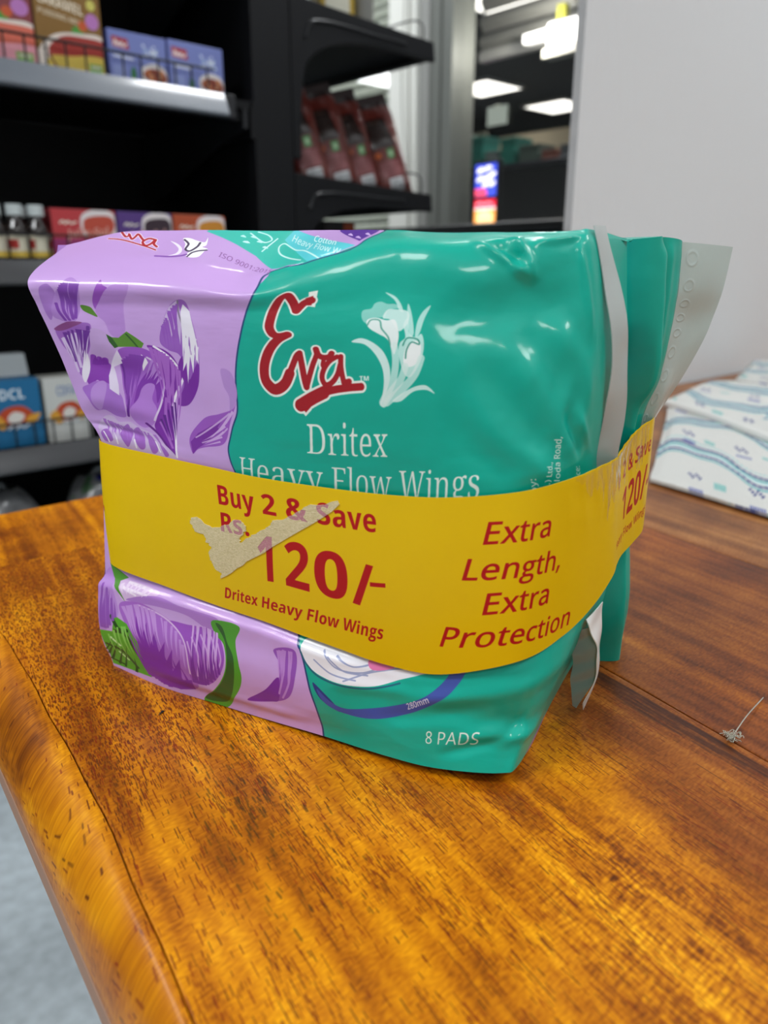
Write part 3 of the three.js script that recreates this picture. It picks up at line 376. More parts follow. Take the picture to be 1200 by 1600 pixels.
{
  // print on the front of the first pack
  const frontPrint = canvas(2000, 1800, (c, W, H) => {
    const { blob, poly, line, text, path } = painter(c); c.fillStyle = '#c8a0de'; c.fillRect(0, 0, W, H);
    const field = (teal, edge, pale, b) => {                    // teal side right of the wavy border
      c.beginPath(); c.moveTo(b[0], -60); for (let i = 0; i < b.length; i += 2) c.lineTo(b[i], b[i + 1]); c.lineTo(b[b.length - 2], H + 60); c.lineTo(W + 60, H + 60); c.lineTo(W + 60, -60); c.closePath(); c.fillStyle = teal; c.fill();
      line(edge, 6, b);
    };
    const streaks = (col, base, tip, n, w, seed) => {          // tapering strokes of colour from one line towards another
      const q = rng(seed), on = (p, t) => { const m = p.length / 2 - 1, k = Math.min(Math.floor(t * m), m - 1), f = t * m - k; return [p[2 * k] * (1 - f) + p[2 * k + 2] * f, p[2 * k + 1] * (1 - f) + p[2 * k + 3] * f]; };
      for (let i = 0; i < n; i++) { const t = clamp((i + 0.5 + (q() - 0.5) * 0.5) / n), a = on(base, t), b0 = on(tip, clamp(t + (q() - 0.5) * 0.06)), l = 0.55 + 0.45 * q(), b = [a[0] + (b0[0] - a[0]) * l, a[1] + (b0[1] - a[1]) * l], d = [b[0] - a[0], b[1] - a[1]], m = Math.hypot(...d) || 1, nx = -d[1] / m * w * (0.6 + 0.8 * q()), ny = d[0] / m * w * (0.6 + 0.8 * q()), bow = (q() - 0.5) * m * 0.12, cx = (a[0] + b[0]) / 2 - d[1] / m * bow, cy = (a[1] + b[1]) / 2 + d[0] / m * bow; c.beginPath(); c.moveTo(a[0] - nx, a[1] - ny); c.quadraticCurveTo(cx - nx * 0.7, cy - ny * 0.7, b[0], b[1]); c.quadraticCurveTo(cx + nx * 0.7, cy + ny * 0.7, a[0] + nx, a[1] + ny); c.closePath(); c.fillStyle = col; c.fill(); }
    };
    poly('#2fbfae',[440,7,450,-6,659,-7,767,54,893,165,810,201,752,195,672,180,641,163,583,102,523,60]);
    poly('#56cfd8',[655,44,679,-7,767,54,893,165,813,199,751,189,702,110]);
    poly('#5b2a9c',[827,12,822,-23,965,-32,951,29,903,138]);
    blob('#c9f3ee',[528,26,536,20,544,31]);
    blob('#c9f3ee',[542,49,549,44,558,54]);
    blob('#c9f3ee',[555,28,563,23,572,34]);
    blob('#c9f3ee',[574,47,582,42,591,52]);
    blob('#c9f3ee',[594,70,602,65,612,76]);
    blob('#c9f3ee',[537,49,544,44,553,54]);
    blob('#d9b8f2',[857,50,866,36,876,70]);
    blob('#d9b8f2',[886,90,895,76,905,112]);
    blob('#d9b8f2',[914,53,923,36,932,78]);
    line('#c9f3ee',5,[553,12,580,39,599,50,616,40,603,20,573,6]);
    line('#c9f3ee',5,[632,36,597,85]);
    line('#c9f3ee',5,[790,199,737,127,700,103,660,62,644,76,659,111,728,168]);
    text('Cotton','sans-serif','#e9fffb',[750,72,829,138,751,32],0.72);
    text('Heavy Flow W','sans-serif','#d5f5f2',[678,53,847,203,682,21],0.72);
    text('ISO 9001:2015','sans-serif','#7b3f8f',[482,108,643,187,486,91],0.72,'none');
    line('#f3e9f7',12.24,[202,1,216,26,228,19]);
    line('#f3e9f7',12.24,[225,14,235,39,245,29,253,17,264,37,271,49]);
    line('#f3e9f7',12.24,[304,45,285,39,268,53,276,70,290,64,304,45,300,63,309,75]);
    line('#f3e9f7',8.84,[161,24,204,39,244,58,282,76,307,90]);
    line('#b5252f',7.2,[202,1,216,26,228,19]);
    line('#b5252f',7.2,[225,14,235,39,245,29,253,17,264,37,271,49]);
    line('#b5252f',7.2,[304,45,285,39,268,53,276,70,290,64,304,45,300,63,309,75]);
    line('#b5252f',5.2,[161,24,204,39,244,58,282,76,307,90]);
    blob('#ffffff',[380,40,397,38,416,48,440,56,446,35,446,67,436,76,451,83,444,92,430,118,407,123,394,111,404,94,388,86,388,64]);
    line('#4a3a58',6,[384,45,397,64,391,86,404,94,422,76,428,59]);
    line('#4a3a58',5,[400,119,410,102,427,93,449,88]);
    blob('#f4ecf8',[346,50,368,64,382,86,375,108,346,117,366,104,372,86,362,69]);
    line('#8d55b5',7,[310,120,347,121,382,115,396,109]);
    field('#00a893','#1d3f73','#c79fdc',[972,-32,971,19,901,168,828,196,713,194,654,187,611,221,574,400,544,549,525,656,523,743,497,804,478,892,490,966,508,1010,550,1104,606,1213,673,1324,727,1419,745,1448,776,1546,799,1646,802,1806]);
    blob('#a877c8',[23,274,45,246,54,302,41,394,18,457,15,370]);
    blob('#b183cf',[56,302,71,274,85,221,101,209,113,247,105,345,85,447,66,467,44,457,30,426]);
    line('#7c3fa6',7,[84,247,77,371,75,452]);
    line('#7c3fa6',7,[67,302,61,405,66,457]);
    line('#7c3fa6',7,[99,247,90,371,81,447]);
    line('#7c3fa6',7,[48,370,50,416,56,457]);
    blob('#9c64bd',[19,497,57,467,86,467,108,477,98,533,79,585,52,631,37,672,31,646,28,602,18,561]);
    blob('#8a4a86',[16,497,57,465,91,467,67,487,32,506]);
    line('#d6c0e6',6,[46,534,33,602,32,659]);
    line('#d6c0e6',6,[61,525,47,594,42,645]);
    line('#d6c0e6',6,[82,506,62,568,57,609]);
    line('#6d3596',8,[101,487,86,551,57,609]);
    line('#6d3596',8,[40,516,34,569,33,625]);
    blob('#c3a0d6',[106,496,134,514,143,575,127,614,112,636,77,623,87,568]);
    blob('#9a52bd',[164,222,167,253,176,273,164,302,144,371,131,406,130,365,148,274]);
    blob('#b889d4',[176,273,192,248,215,232,231,243,222,299,202,370,193,425,184,495,172,523,155,534,144,514,141,467,130,437,130,406,146,359,164,302]);
    blob('#55832e',[100,383,119,392,125,416,129,442,117,432,101,411]);
    poly('#5a8a31',[135,519,145,532,160,534,184,507,219,555,203,584,184,569,152,570,143,575,136,550]);
    poly('#2f5a26',[135,519,145,532,152,569,143,575,136,550]);
    line('#2f5a26',5,[181,518,200,574]);
    blob('#8b3fb0',[63,638,113,632,107,681,92,707,74,683,55,703,46,684]);
    line('#8b3fb0',14,[81,608,70,644]);
    line('#8b3fb0',14,[94,615,84,647]);
    line('#8b3fb0',14,[108,618,100,646]);
    blob('#a66fcb',[27,711,39,744,46,781,71,778,95,801,123,797,128,731,103,694,73,686,48,697]);
    blob('#b98cd6',[53,710,79,686,95,694,79,748,56,780,46,751]);
    blob('#9a55c0',[149,582,184,569,223,579,250,609,256,661,242,723,206,803,155,802,136,772,135,724,136,667,138,635]);
    blob('#a465c8',[148,613,193,604,229,610,205,664,165,703,139,771,135,724,139,667]);
    blob('#7f35a8',[151,770,169,703,200,658,235,646,246,686,223,743,221,700,200,689,179,721,161,769]);
    blob('#b27bd2',[139,775,167,734,182,702,201,687,220,693,208,731,219,764,201,818,167,846,143,818]);
    line('#6d2c96',7,[144,634,142,692,142,743,130,796]);
    blob('#e9e0f0',[68,583,68,616,60,658,41,692,37,672,50,631]);
    poly('#e4d6ee',[147,581,150,627,121,642,125,696,122,726,101,707,104,669,119,629]);
    poly('#f0e8f4',[202,596,193,652,204,638,216,624,213,611]);
    blob('#7d2fa3',[226,563,265,569,297,591,317,625,330,663,292,713,276,758,272,841,264,986,234,955,201,845,215,794,248,716,254,661,250,609]);
    line('#a866c6',10,[280,599,278,647,260,697]);
    line('#a866c6',10,[299,620,295,659,261,734]);
    line('#a866c6',10,[254,728,245,783,251,895]);
    line('#a866c6',10,[225,810,240,885,251,944]);
    line('#6a2a8c',10,[177,822,205,868,235,949,260,987]);
    line('#efe6f4',8,[247,565,288,599,317,635,330,663,292,713,273,759,269,853,262,987]);
    line('#d9c4e6',6,[217,607,245,630,254,673,240,729,206,803]);
    blob('#9a5fbf',[364,329,330,380,294,468,271,544,293,575,328,589,344,630,332,668,295,737,331,741,369,708,393,665,404,585,402,498,394,396,386,333]);
    poly('#cdb4de',[364,329,330,380,293,468,319,445,315,523,344,463,342,555,365,441]);
    blob('#7a2fa0',[316,632,346,595,353,667,397,614,393,665,369,708,331,741,295,736,330,681]);
    poly('#ece6f2',[378,355,394,396,399,479,404,569,398,621,390,585,374,648,372,594,346,680,354,616,333,644,361,554,367,461,366,399]);
    line('#8a7a94',6,[365,333,359,399,366,481,367,519]);
    line('#9a62bd',5,[378,518,377,586]);
    line('#9a62bd',5,[379,460,376,553]);
    line('#9a62bd',5,[394,535,394,593]);
    line('#9a62bd',5,[305,447,296,524]);
    line('#9a62bd',5,[311,486,306,566]);
    blob('#b48bd0',[472,633,507,641,525,685,521,719,494,750,495,708,478,680]);
    blob('#9b58bf',[321,889,339,830,391,775,451,758,503,743,520,725,491,782,459,873,388,904,353,924,330,951]);
    poly('#7a2fa0',[326,888,359,836,412,799,457,777,437,804,453,815,426,836,381,888,353,918,330,955]);
    line('#c9a3dd',6,[349,859,411,807,489,756]);
    line('#c9a3dd',6,[372,883,434,845,476,805]);
    blob('#cdb4dd',[20,874,57,809,83,803,95,829,127,823,148,848,183,877,221,932,259,996,156,1007,71,1008,4,997,12,932]);
    blob('#a267c2',[79,916,118,837,115,930,91,993]);
    blob('#a267c2',[122,896,148,851,154,965,130,984]);
    blob('#a267c2',[167,894,183,902,195,972,171,989]);
    blob('#a267c2',[205,935,232,981,216,992]);
    blob('#a267c2',[15,939,42,898,48,973,16,991]);
    line('#efe6f4',5,[26,925,31,990]);
    line('#efe6f4',5,[66,878,60,990]);
    line('#efe6f4',5,[121,942,121,987]);
    line('#efe6f4',5,[191,927,202,980]);
    blob('#d9b9e2',[58,1407,183,1415,171,1436,96,1463,70,1447]);
    line('#f2e2f4',7,[86,1411,162,1417]);
    line('#f2e2f4',7,[93,1426,156,1431]);
    line('#f2e2f4',7,[76,1423,122,1439]);
    blob('#b98ad6',[-12,1451,20,1379,60,1463,70,1514,24,1572,0,1566]);
    line('#9356b8',7,[15,1426,7,1549]);
    line('#9356b8',7,[30,1436,33,1551]);
    line('#9356b8',7,[46,1466,48,1526]);
    blob('#ad7acb',[95,1456,184,1427,282,1434,430,1433,417,1478,310,1456,204,1457,131,1460]);
    blob('#a868c9',[72,1480,131,1459,191,1472,249,1490,298,1523,317,1565,323,1641,347,1697,330,1744,277,1776,202,1768,170,1677,123,1576]);
    poly('#8232aa',[119,1577,148,1586,130,1501,164,1550,169,1513,192,1589,203,1532,223,1603,241,1556,242,1642,269,1569,263,1675,293,1599,293,1704,326,1684,330,1744,277,1779,202,1771,162,1681]);
    blob('#9a52bf',[241,1490,305,1482,413,1473,455,1524,440,1590,381,1679,326,1684,319,1565,285,1514]);
    line('#c99be0',6,[332,1513,358,1558,350,1647]);
    line('#c99be0',6,[364,1497,393,1547,379,1642]);
    line('#c99be0',6,[405,1493,421,1539,403,1612]);
    line('#c99be0',6,[318,1530,336,1581,331,1658]);
    line('#c99be0',6,[430,1505,442,1547,428,1586]);
    line('#7a33a0',6,[344,1503,373,1553,364,1662]);
    line('#7a33a0',6,[388,1491,413,1548,391,1637]);
    line('#d8b7e6',5,[132,1467,192,1476,250,1494,298,1523,318,1565,324,1651]);
    poly('#4f8f2f',[18,1365,79,1399,57,1412,91,1466,30,1403]);
    poly('#58a72e',[-1,1576,49,1572,60,1515,104,1534,148,1594,172,1699,171,1767,88,1772,1,1782,7,1692]);
    line('#234d1c',12,[58,1568,107,1580,159,1706]);
    line('#234d1c',12,[13,1637,78,1659,120,1740]);
    line('#234d1c',12,[48,1519,74,1557,106,1557]);
    line('#234d1c',12,[-2,1742,62,1754]);
    line('#c8ecab',9,[40,1598,72,1627]);
    line('#c8ecab',9,[59,1667,89,1704]);
    blob('#4d9a2c',[413,1442,520,1434,501,1483,514,1542,519,1599,480,1702,436,1801,355,1798,407,1687,458,1570,455,1505,417,1478]);
    blob('#2c5a24',[423,1450,460,1498,462,1569,411,1685,360,1783,443,1758,485,1619,493,1534,466,1491,448,1453]);
    blob('#9250b6',[648,1467,723,1447,724,1540,696,1613,627,1661,532,1693,612,1605,666,1548,667,1502]);
    blob('#7a2fa0',[532,1691,612,1605,666,1546,659,1636,625,1661]);
    line('#b983d2',7,[682,1460,685,1523,664,1605]);
    line('#b983d2',7,[703,1459,705,1545,676,1620]);
    blob('#e9e8ef',[740,1422,757,1465,808,1494,887,1498,973,1482,1067,1437,1138,1413,1196,1399,1116,1382,967,1384,836,1393,758,1404]);
    line('#9aa3c6',5,[812,1418,858,1453,935,1448,1004,1407]);
    line('#9aa3c6',5,[830,1429,884,1457,953,1452]);
    line('#9aa3c6',5,[886,1487,961,1440,1034,1413,1107,1398]);
    line('#9aa3c6',5,[787,1451,842,1476,920,1476]);
    line('#9aa3c6',5,[855,1420,908,1435,968,1412]);
    blob('#e77bb0',[950,1407,1013,1403,1036,1410,969,1430]);
    line('#1b5f77',6,[742,1442,762,1472,809,1500,888,1504,965,1492,1068,1448]);
    blob('#27397f',[787,1524,813,1575,875,1613,848,1569]);
    blob('#3f51a3',[802,1543,848,1577,892,1592,960,1574,1053,1536,1144,1490,1203,1444,1233,1406,1235,1386,1274,1391,1269,1413,1252,1443,1220,1480,1146,1535,1045,1589,960,1618,892,1616,831,1591]);
    text('280mm','sans-serif','#e5e7f5',[1103,1541,1181,1496,1095,1518],0.72);
    text('8 PADS','sans-serif','#ddeee6',[1168,1676,1314,1663,1171,1615],0.72,'thin');
    streaks('#ece6f2',[371,398,390,428,404,585],[328,681,353,667,386,654],7,6,1);
    streaks('#9557bb',[289,488,326,403,364,350],[280,599,320,589,340,603],8,6,2);
    streaks('#7f45a8',[63,288,85,227,116,234],[51,447,66,457,78,462],9,4,3);
    streaks('#d6c0e6',[17,543,60,515,103,501],[25,672,38,659,52,638],8,4,4);
    streaks('#6d3596',[30,516,70,497,104,506],[31,646,44,638,61,616],7,4,5);
    streaks('#8440ad',[145,621,178,597,211,603],[135,737,136,772,157,729],7,5,6);
    streaks('#b784d6',[229,610,245,630,247,674],[173,702,203,676,224,699],5,5,26);
    streaks('#a866c6',[232,567,282,592,321,645],[243,748,258,823,265,916],10,5,7);
    streaks('#5f2488',[221,802,256,760,288,732],[249,967,263,941,268,916],5,5,27);
    streaks('#a870c8',[52,818,97,852,196,884],[31,986,101,994,224,992],14,4,8);
    streaks('#cfa9e2',[507,746,473,783,441,876],[330,940,364,879,353,918],8,4,9);
    streaks('#7a2fa0',[73,637,94,636,113,634],[85,600,103,600,116,607],6,6,10);
    streaks('#8232aa',[162,1754,240,1784,329,1747],[93,1509,176,1511,275,1559],13,8,11);
    streaks('#c493de',[80,1482,132,1464,192,1476],[140,1588,189,1626,264,1631],9,5,12);
    streaks('#bf8cdb',[201,1484,268,1506,312,1553],[249,1593,286,1620,319,1689],6,5,13);
    streaks('#7a33a0',[329,1695,377,1685,440,1590],[328,1514,380,1487,430,1499],10,6,14);
    streaks('#cfa6e4',[329,1476,380,1469,430,1475],[336,1614,379,1642,428,1594],9,4,15);
    streaks('#9356b8',[3,1565,32,1566,67,1515],[16,1400,30,1410,57,1470],7,5,16);
    streaks('#234d1c',[-3,1656,13,1763,124,1776],[58,1568,83,1587,131,1638],6,5,17);
    streaks('#86c95a',[23,1594,73,1549,105,1542],[41,1716,102,1737,154,1746],5,5,18);
    streaks('#e9d3ee',[65,1416,120,1410,176,1417],[88,1453,116,1451,164,1436],8,4,19);
    streaks('#b983d2',[655,1468,685,1458,718,1451],[669,1571,685,1590,708,1574],6,5,20);
    streaks('#b490cf',[519,1438,602,1434,641,1435],[516,1510,592,1510,639,1510],0,5,21);
    line('#e9efe6',37.16,[772,359,749,367,726,396]);
    line('#e9efe6',38.64,[726,390,715,351,699,319,679,328,663,371,651,422,646,468,657,500,676,507,698,500]);
    line('#e9efe6',40.12,[698,501,671,522,649,555,634,595,627,632,631,661,651,681,670,679,689,663,701,638]);
    line('#e9efe6',29.76,[696,651,711,613,723,583,732,572]);
    line('#e9efe6',29.76,[732,574,738,618,744,653,749,671]);
    line('#e9efe6',27.54,[749,671,759,641,769,611,779,585,784,568]);
    line('#e9efe6',30.5,[780,557,785,576,799,586,818,584,826,572]);
    line('#e9efe6',24.58,[804,586,798,610,803,616]);
    line('#e9efe6',26.8,[842,583,819,598,801,623,795,647,805,664,823,658,841,636,850,608]);
    line('#e9efe6',27.54,[853,582,852,615,856,641,862,655,876,653]);
    line('#e9efe6',25.32,[858,656,876,654]);
    line('#e9efe6',44.56,[730,719,767,698,799,683]);
    line('#e9efe6',31.24,[755,704,793,685,832,675,870,669,912,665]);
    poly('#e9efe6',[764,325,791,325,782,386,762,380]);
    poly('#e9efe6',[712,714,743,747,762,728,743,700]);
    line('#a3121f',25.16,[772,359,749,367,726,396]);
    line('#a3121f',26.64,[726,390,715,351,699,319,679,328,663,371,651,422,646,468,657,500,676,507,698,500]);
    line('#a3121f',28.12,[698,501,671,522,649,555,634,595,627,632,631,661,651,681,670,679,689,663,701,638]);
    line('#a3121f',17.76,[696,651,711,613,723,583,732,572]);
    line('#a3121f',17.76,[732,574,738,618,744,653,749,671]);
    line('#a3121f',15.54,[749,671,759,641,769,611,779,585,784,568]);
    line('#a3121f',18.5,[780,557,785,576,799,586,818,584,826,572]);
    line('#a3121f',12.58,[804,586,798,610,803,616]);
    line('#a3121f',14.8,[842,583,819,598,801,623,795,647,805,664,823,658,841,636,850,608]);
    line('#a3121f',15.54,[853,582,852,615,856,641,862,655,876,653]);
    line('#a3121f',13.32,[858,656,876,654]);
    line('#a3121f',32.56,[730,719,767,698,799,683]);
    line('#a3121f',19.24,[755,704,793,685,832,675,870,669,912,665]);
    poly('#a3121f',[754,347,778,342,772,378,759,377]);
    poly('#a3121f',[723,714,744,737,760,721,752,702]);
    text('TM','sans-serif bold','#dcebe4',[907,650,935,649,907,638],0.72);
    blob('rgba(190,222,214,.7)',[917,441,920,414,944,409,954,392,972,388,991,397,1013,399,1027,413,994,419,982,443,950,445,929,462]);
    blob('rgba(215,236,230,.9)',[978,447,991,418,1019,418,1045,423,1057,437,1053,467,1039,489,1023,495,1000,456]);
    blob('rgba(232,240,236,.97)',[931,467,935,449,960,445,988,456,1013,456,1023,488,1025,525,1013,574,1003,553,991,524,966,505,944,488]);
    line('rgba(60,150,130,.8)',5,[933,471,944,452,969,456,975,486,994,517,1000,546]);
    blob('rgba(215,236,230,.85)',[984,359,1012,373,1030,399,1038,428,1025,420,1012,387]);
    blob('rgba(215,236,230,.8)',[1052,400,1064,437,1072,504,1060,515,1050,451]);
    blob('rgba(215,236,230,.8)',[1122,410,1097,431,1081,468,1076,519,1089,508,1104,454]);
    blob('rgba(215,236,230,.85)',[1026,574,1029,539,1046,518,1039,474,1053,452,1057,504,1079,519,1096,508,1105,540,1101,580,1084,617,1061,639,1040,623]);
    blob('rgba(236,242,240,.97)',[1043,605,1046,560,1066,533,1094,540,1094,580,1074,608]);
    line('rgba(40,140,120,.9)',5,[1039,546,1052,522,1083,526,1090,543,1066,536,1051,560,1048,586]);
    blob('rgba(225,240,235,.92)',[886,531,912,518,943,531,975,560,995,599,1000,635,990,672,970,710,980,662,977,618,955,574,924,541]);
    line('rgba(215,236,230,.8)',22,[1012,546,1017,599,1007,651,977,702]);
    line('rgba(215,236,230,.8)',22,[1047,611,1033,645,1007,672,980,704]);
    line('rgba(215,236,230,.8)',22,[1098,586,1081,628,1047,661,990,701]);
    blob('rgba(220,238,232,.9)',[1007,698,1041,677,1082,661,1117,659,1145,679,1117,670,1075,674,1034,698]);
    text('Dritex','serif','#e3efe6',[740,871,991,861,744,766],0.72,'thin');
    text('Heavy Flow Wings','serif','#dfece4',[521,1026,1278,1007,525,926],0.72,'thin');
    text('by:','sans-serif','#d7ece5',[1459,1015,1450,969,1435,1013],0.72);
    text('.) Ltd.,','sans-serif','#d7ece5',[1509,997,1518,922,1485,993],0.72);
    text('loda Road,','sans-serif','#d7ece5',[1557,996,1556,829,1529,991],0.72);
    text('ce:','sans-serif','#d7ece5',[1692,1001,1679,969,1651,995],0.72);
  });
  const front = sheet(FRONT_NET), R = rng(5);
  const wrinkle = (u, v) => {
    let d = 0.55 * fbm(u * 0.8, v * 0.9, 3.1, 3) + 0.22 * fbm(u * 2.6, v * 2.4, 9.4, 2);
    for (const [u0, v0, u1, v1, w, h] of CREASES) {
      const ax = (u - u0) * 24, ay = (v - v0) * 20, bx = (u1 - u0) * 24, by = (v1 - v0) * 20, L2 = bx * bx + by * by, tt = (ax * bx + ay * by) / L2, q = clamp(tt), dx = ax - bx * q, dy = ay - by * q, W = w * 0.36;
      const fade = smooth(-0.12, 0.25, tt) * smooth(1.12, 0.75, tt); d += h * (u > 3.2 ? 0.85 : 0.6) * fade * Math.exp(-(dx * dx + dy * dy) / (W * W));
    }
    d += smooth(2.0, 1.84, v) * smooth(0.1, 1.5, v) * (0.6 + 2.6 * smooth(5.0, 4.2, u));
    const band = smooth(1.86, 2.02, v) * smooth(4.25, 3.9, v); d = d * (1 - band) - 0.6 * band; const side = smooth(8.3, 9.0, u); return (d * (1 - side) - 1.2 * side * smooth(4, 5, v)) * smooth(0, 0.35, v);
  };
  const skin = (u, v) => { const p = front.at(u, v), n = front.normal(u, v), d = wrinkle(u, v); return mm([p[0] + n.x * d, Math.max(0.1, p[1] + n.y * d), p[2] + n.z * d]); };
  const plastic = (o) => phys({ roughness: 0.45, specularIntensity: 0.5, clearcoat: 0.36, clearcoatRoughness: 0.11, ...o });
  const fine = pixels(1024, 1024, (x, y) => { const a = 128 + 90 * fbm(x / 90, y / 60, 4.4, 4); return [a, a, a]; }, false);
  const pack = thing('pad_pack', 'front lilac and teal plastic pack of pads with a red wordmark and white flower', 'pad pack', PACK.at, PACK.turn);
  mesh('front_film', grid((u, v) => skin(u * front.nu, v * front.nv), 260, 240), plastic({ map: frontPrint, bumpMap: fine, bumpScale: 0.0006 }), pack);
  // back, left end and underside close the bag
  const top = front.nv, backFilm = grid((u, v) => { const a = skin(u * front.nu, top), b = [clamp(a[0], 0.0, 0.2), 0.002, -0.074], q = v, m = [a[0] * (1 - q) + b[0] * q, a[1] * (1 - q) + b[1] * q, a[2] * (1 - q) + b[2] * q]; m[2] = Math.max(-0.0765, m[2] - 0.03 * Math.sin(Math.min(1, q * 2) * Math.PI / 2) * (1 - q)); return m; }, 60, 30);
  mesh('back_film', backFilm, plastic({ color: new THREE.Color(0.36, 0.2, 0.55) }), pack, 'plain purple back');
  mesh('underside', grid((u, v) => { const a = skin(u * front.nu, 0), q = v; return [a[0] * (1 - q) + clamp(a[0], 0, 0.2) * q, a[1] * (1 - smooth(0, 0.22, q)) + 0.0004 * smooth(0, 0.22, q), a[2] * (1 - q) - 0.074 * q]; }, 60, 12), plastic({ color: new THREE.Color(0.3, 0.16, 0.44) }), pack);
  mesh('left_end', grid((u, v) => { const a = skin(0, v * top), b = [clamp(a[0], -0.045, 0.0), 0.002 + (a[1] - 0.002) * 1, -0.074 + 0.024 * smooth(0.9, 1, v)]; return [a[0] * (1 - u) + b[0] * u - 0.006 * Math.sin(u * Math.PI), a[1] * (1 - u) + b[1] * u, a[2] * (1 - u) + b[2] * u]; }, 16, 60), plastic({ color: new THREE.Color(0.4, 0.2, 0.56) }), pack);
  // sealed end strip on the right: milky film, and the loose tails under the band
  const milky = phys({ color: new THREE.Color(0.66, 0.7, 0.69), roughness: 0.3, transmission: 0.35, thickness: 0, clearcoat: 0.6, clearcoatRoughness: 0.12 });
  const strip = (net, wave, nu = 10, nv = 70) => { const s = sheet(net); return film((u, v) => { const p = s.at(u * s.nu, v * s.nv); return mm([p[0] + wave * Math.sin(u * 3.1 + v * 17), p[1], p[2] + wave * Math.sin(v * 23 + u * 2)]); }, nu, nv, 0.0004); };
  const cols = (net) => net[0].map((_, j) => net.map((r) => r[j]));   // two edges into rows of pairs
  mesh('end_seal', strip(cols(SEAL), 0.35), milky, pack, 'milky sealed strip along the right end');
  mesh('seal_tail', strip(cols(TAIL), 0.3), phys({ color: new THREE.Color(0.42, 0.5, 0.47), roughness: 0.3, transmission: 0.45, thickness: 0, clearcoat: 0.5, clearcoatRoughness: 0.15 }), pack, 'translucent loose tail of the seal'); mesh('seal_tail', strip(cols(TAIL_EDGE), 0.25), phys({ color: new THREE.Color(0.8, 0.82, 0.8), roughness: 0.35, clearcoat: 0.4 }), pack, 'white loose tail of the seal');

  // second pack behind it
  const rearSheet = sheet(REAR_NET, true);
  const rearPrint = canvas(512, 1024, (c, W, H) => { c.fillStyle = '#00a893'; c.fillRect(0, 0, W, H); const { text, line } = painter(c); text('.) Ltd., Ro', 'sans-serif', '#d7ece5', [135, 450, 135, 275, 120, 450]); line('#2f7d78', 5, [470, 0, 470, 1024]); });
  const rear = thing('pad_pack', 'rear teal plastic pack of pads with a milky flap, pressed behind the front pack', 'pad pack', PACK.at, PACK.turn);
  const rw = (u, v) => { let d = 0.9 * fbm(u * 1.7, v * 0.9, 13.1, 3); for (const [a, b, w, h] of [[2.35, 0.5, 0.16, 2.2], [2.75, 0.4, 0.12, -2.4], [3.25, 0.2, 0.14, 1.4]]) d += h * Math.exp(-(((u - a - b * (v / 8 - 0.5)) / w) ** 2)) * smooth(3.6, 5, v); return d * (1 - 0.9 * smooth(2.1, 2.6, v) * smooth(4.6, 4.1, v)) * smooth(0, 0.4, v) * smooth(8, 7.6, v); };
  const rearAt = (u, v) => { const p = rearSheet.at(u, v), n = rearSheet.normal(u, v), d = rw(u, v); return mm([p[0] + n.x * d, Math.max(0.1, p[1] + n.y * d), p[2] + n.z * d]); };
  mesh('film', grid((u, v) => rearAt(u * 10, v * 8), 200, 120, (u, v) => [clamp((u * 10 - 2) / 2, 0, 1), v]), plastic({ map: rearPrint }), rear);
  mesh('top_film', grid((u, v) => { const a = rearAt(u * 10, 8), q = v; return [a[0] * (1 - q) + 0.11 * q, a[1] * (1 - q * q) + 0.186 * q * q, a[2] * (1 - q) - 0.115 * q]; }, 100, 10), plastic({ color: new THREE.Color(0.0, 0.38, 0.29) }), rear);
  const flapS = sheet(cols(FLAP));
  const seals = pixels(512, 1024, (x, y) => { const k = (y % 102) / 102 - 0.5, r = Math.hypot((x / 512 - 0.2) * 3.1, k * 1.25), a = 128 + 100 * Math.exp(-(((r - 0.3) / 0.07) ** 2)) + 50 * fbm(x / 90, y / 200, 6.1, 3); return [a, a, a]; }, false);
  mesh('end_flap', film((u, v) => { const p = flapS.at(u * flapS.nu, v * flapS.nv), w = Math.sin(u * Math.PI) * (1.2 * Math.sin(v * 9 + 1) + 1.4 * Math.exp(-(((v - 0.62 - u * 0.25) / 0.09) ** 2))); return mm([p[0] + w * 0.6, p[1], p[2] + w]); }, 24, 60, 0.0004), phys({ color: new THREE.Color(0.72, 0.8, 0.77), roughness: 0.28, transmission: 0.45, thickness: 0, clearcoat: 0.6, clearcoatRoughness: 0.12, bumpMap: seals, bumpScale: 0.0006 }), rear, 'milky see-through end flap');

  // paper band round both packs
  const paper = canvas(2048, 512, (c, W, H) => {
    c.fillStyle = '#e2bc00'; c.fillRect(0, 0, W, H); const { text, blob, line } = painter(c);
    text('Buy 2 & Save','sans-serif bold','#b01015',[316,122,702,110,310,55],0.72);
    text('Rs.','sans-serif bold','#b01015',[324,216,410,208,320,149],0.72);
    text('1','sans-serif bold','#b01015',[432,356,468,349,432,195],0.72);
    text('2','sans-serif bold','#b01015',[496,347,550,346,493,190],0.72);
    text('0','sans-serif bold','#b01015',[563,344,640,341,556,191],0.74);
    text('/','sans-serif bold','#b01015',[649,340,703,345,643,200],0.74);
    text('-','sans-serif bold','#b01015',[690,296,730,290,688,230],0.62);
    text('Dritex Heavy Flow Wings','sans-serif bold','#b01015',[323,469,723,432,327,426],0.72);
    text('Extra','sans-serif','#b01015',[946,134,1105,150,955,73],0.72,'medium');
    text('Length,','sans-serif','#b01015',[909,230,1143,266,919,171],0.72,'medium');
    text('Extra','sans-serif','#b01015',[950,340,1105,361,958,278],0.72,'medium');
    text('Protection','sans-serif','#b01015',[870,423,1186,485,882,365],0.72,'medium');
    text('y 2 & Save','sans-serif bold','#b01015',[1600,146,2030,138,1600,78]);
    text('120/-','sans-serif bold','#b01015',[1690,345,2050,330,1690,200]);
    text('Heavy Flow Wings','sans-serif bold','#b01015',[1560,432,2044,420,1560,395]);
  });
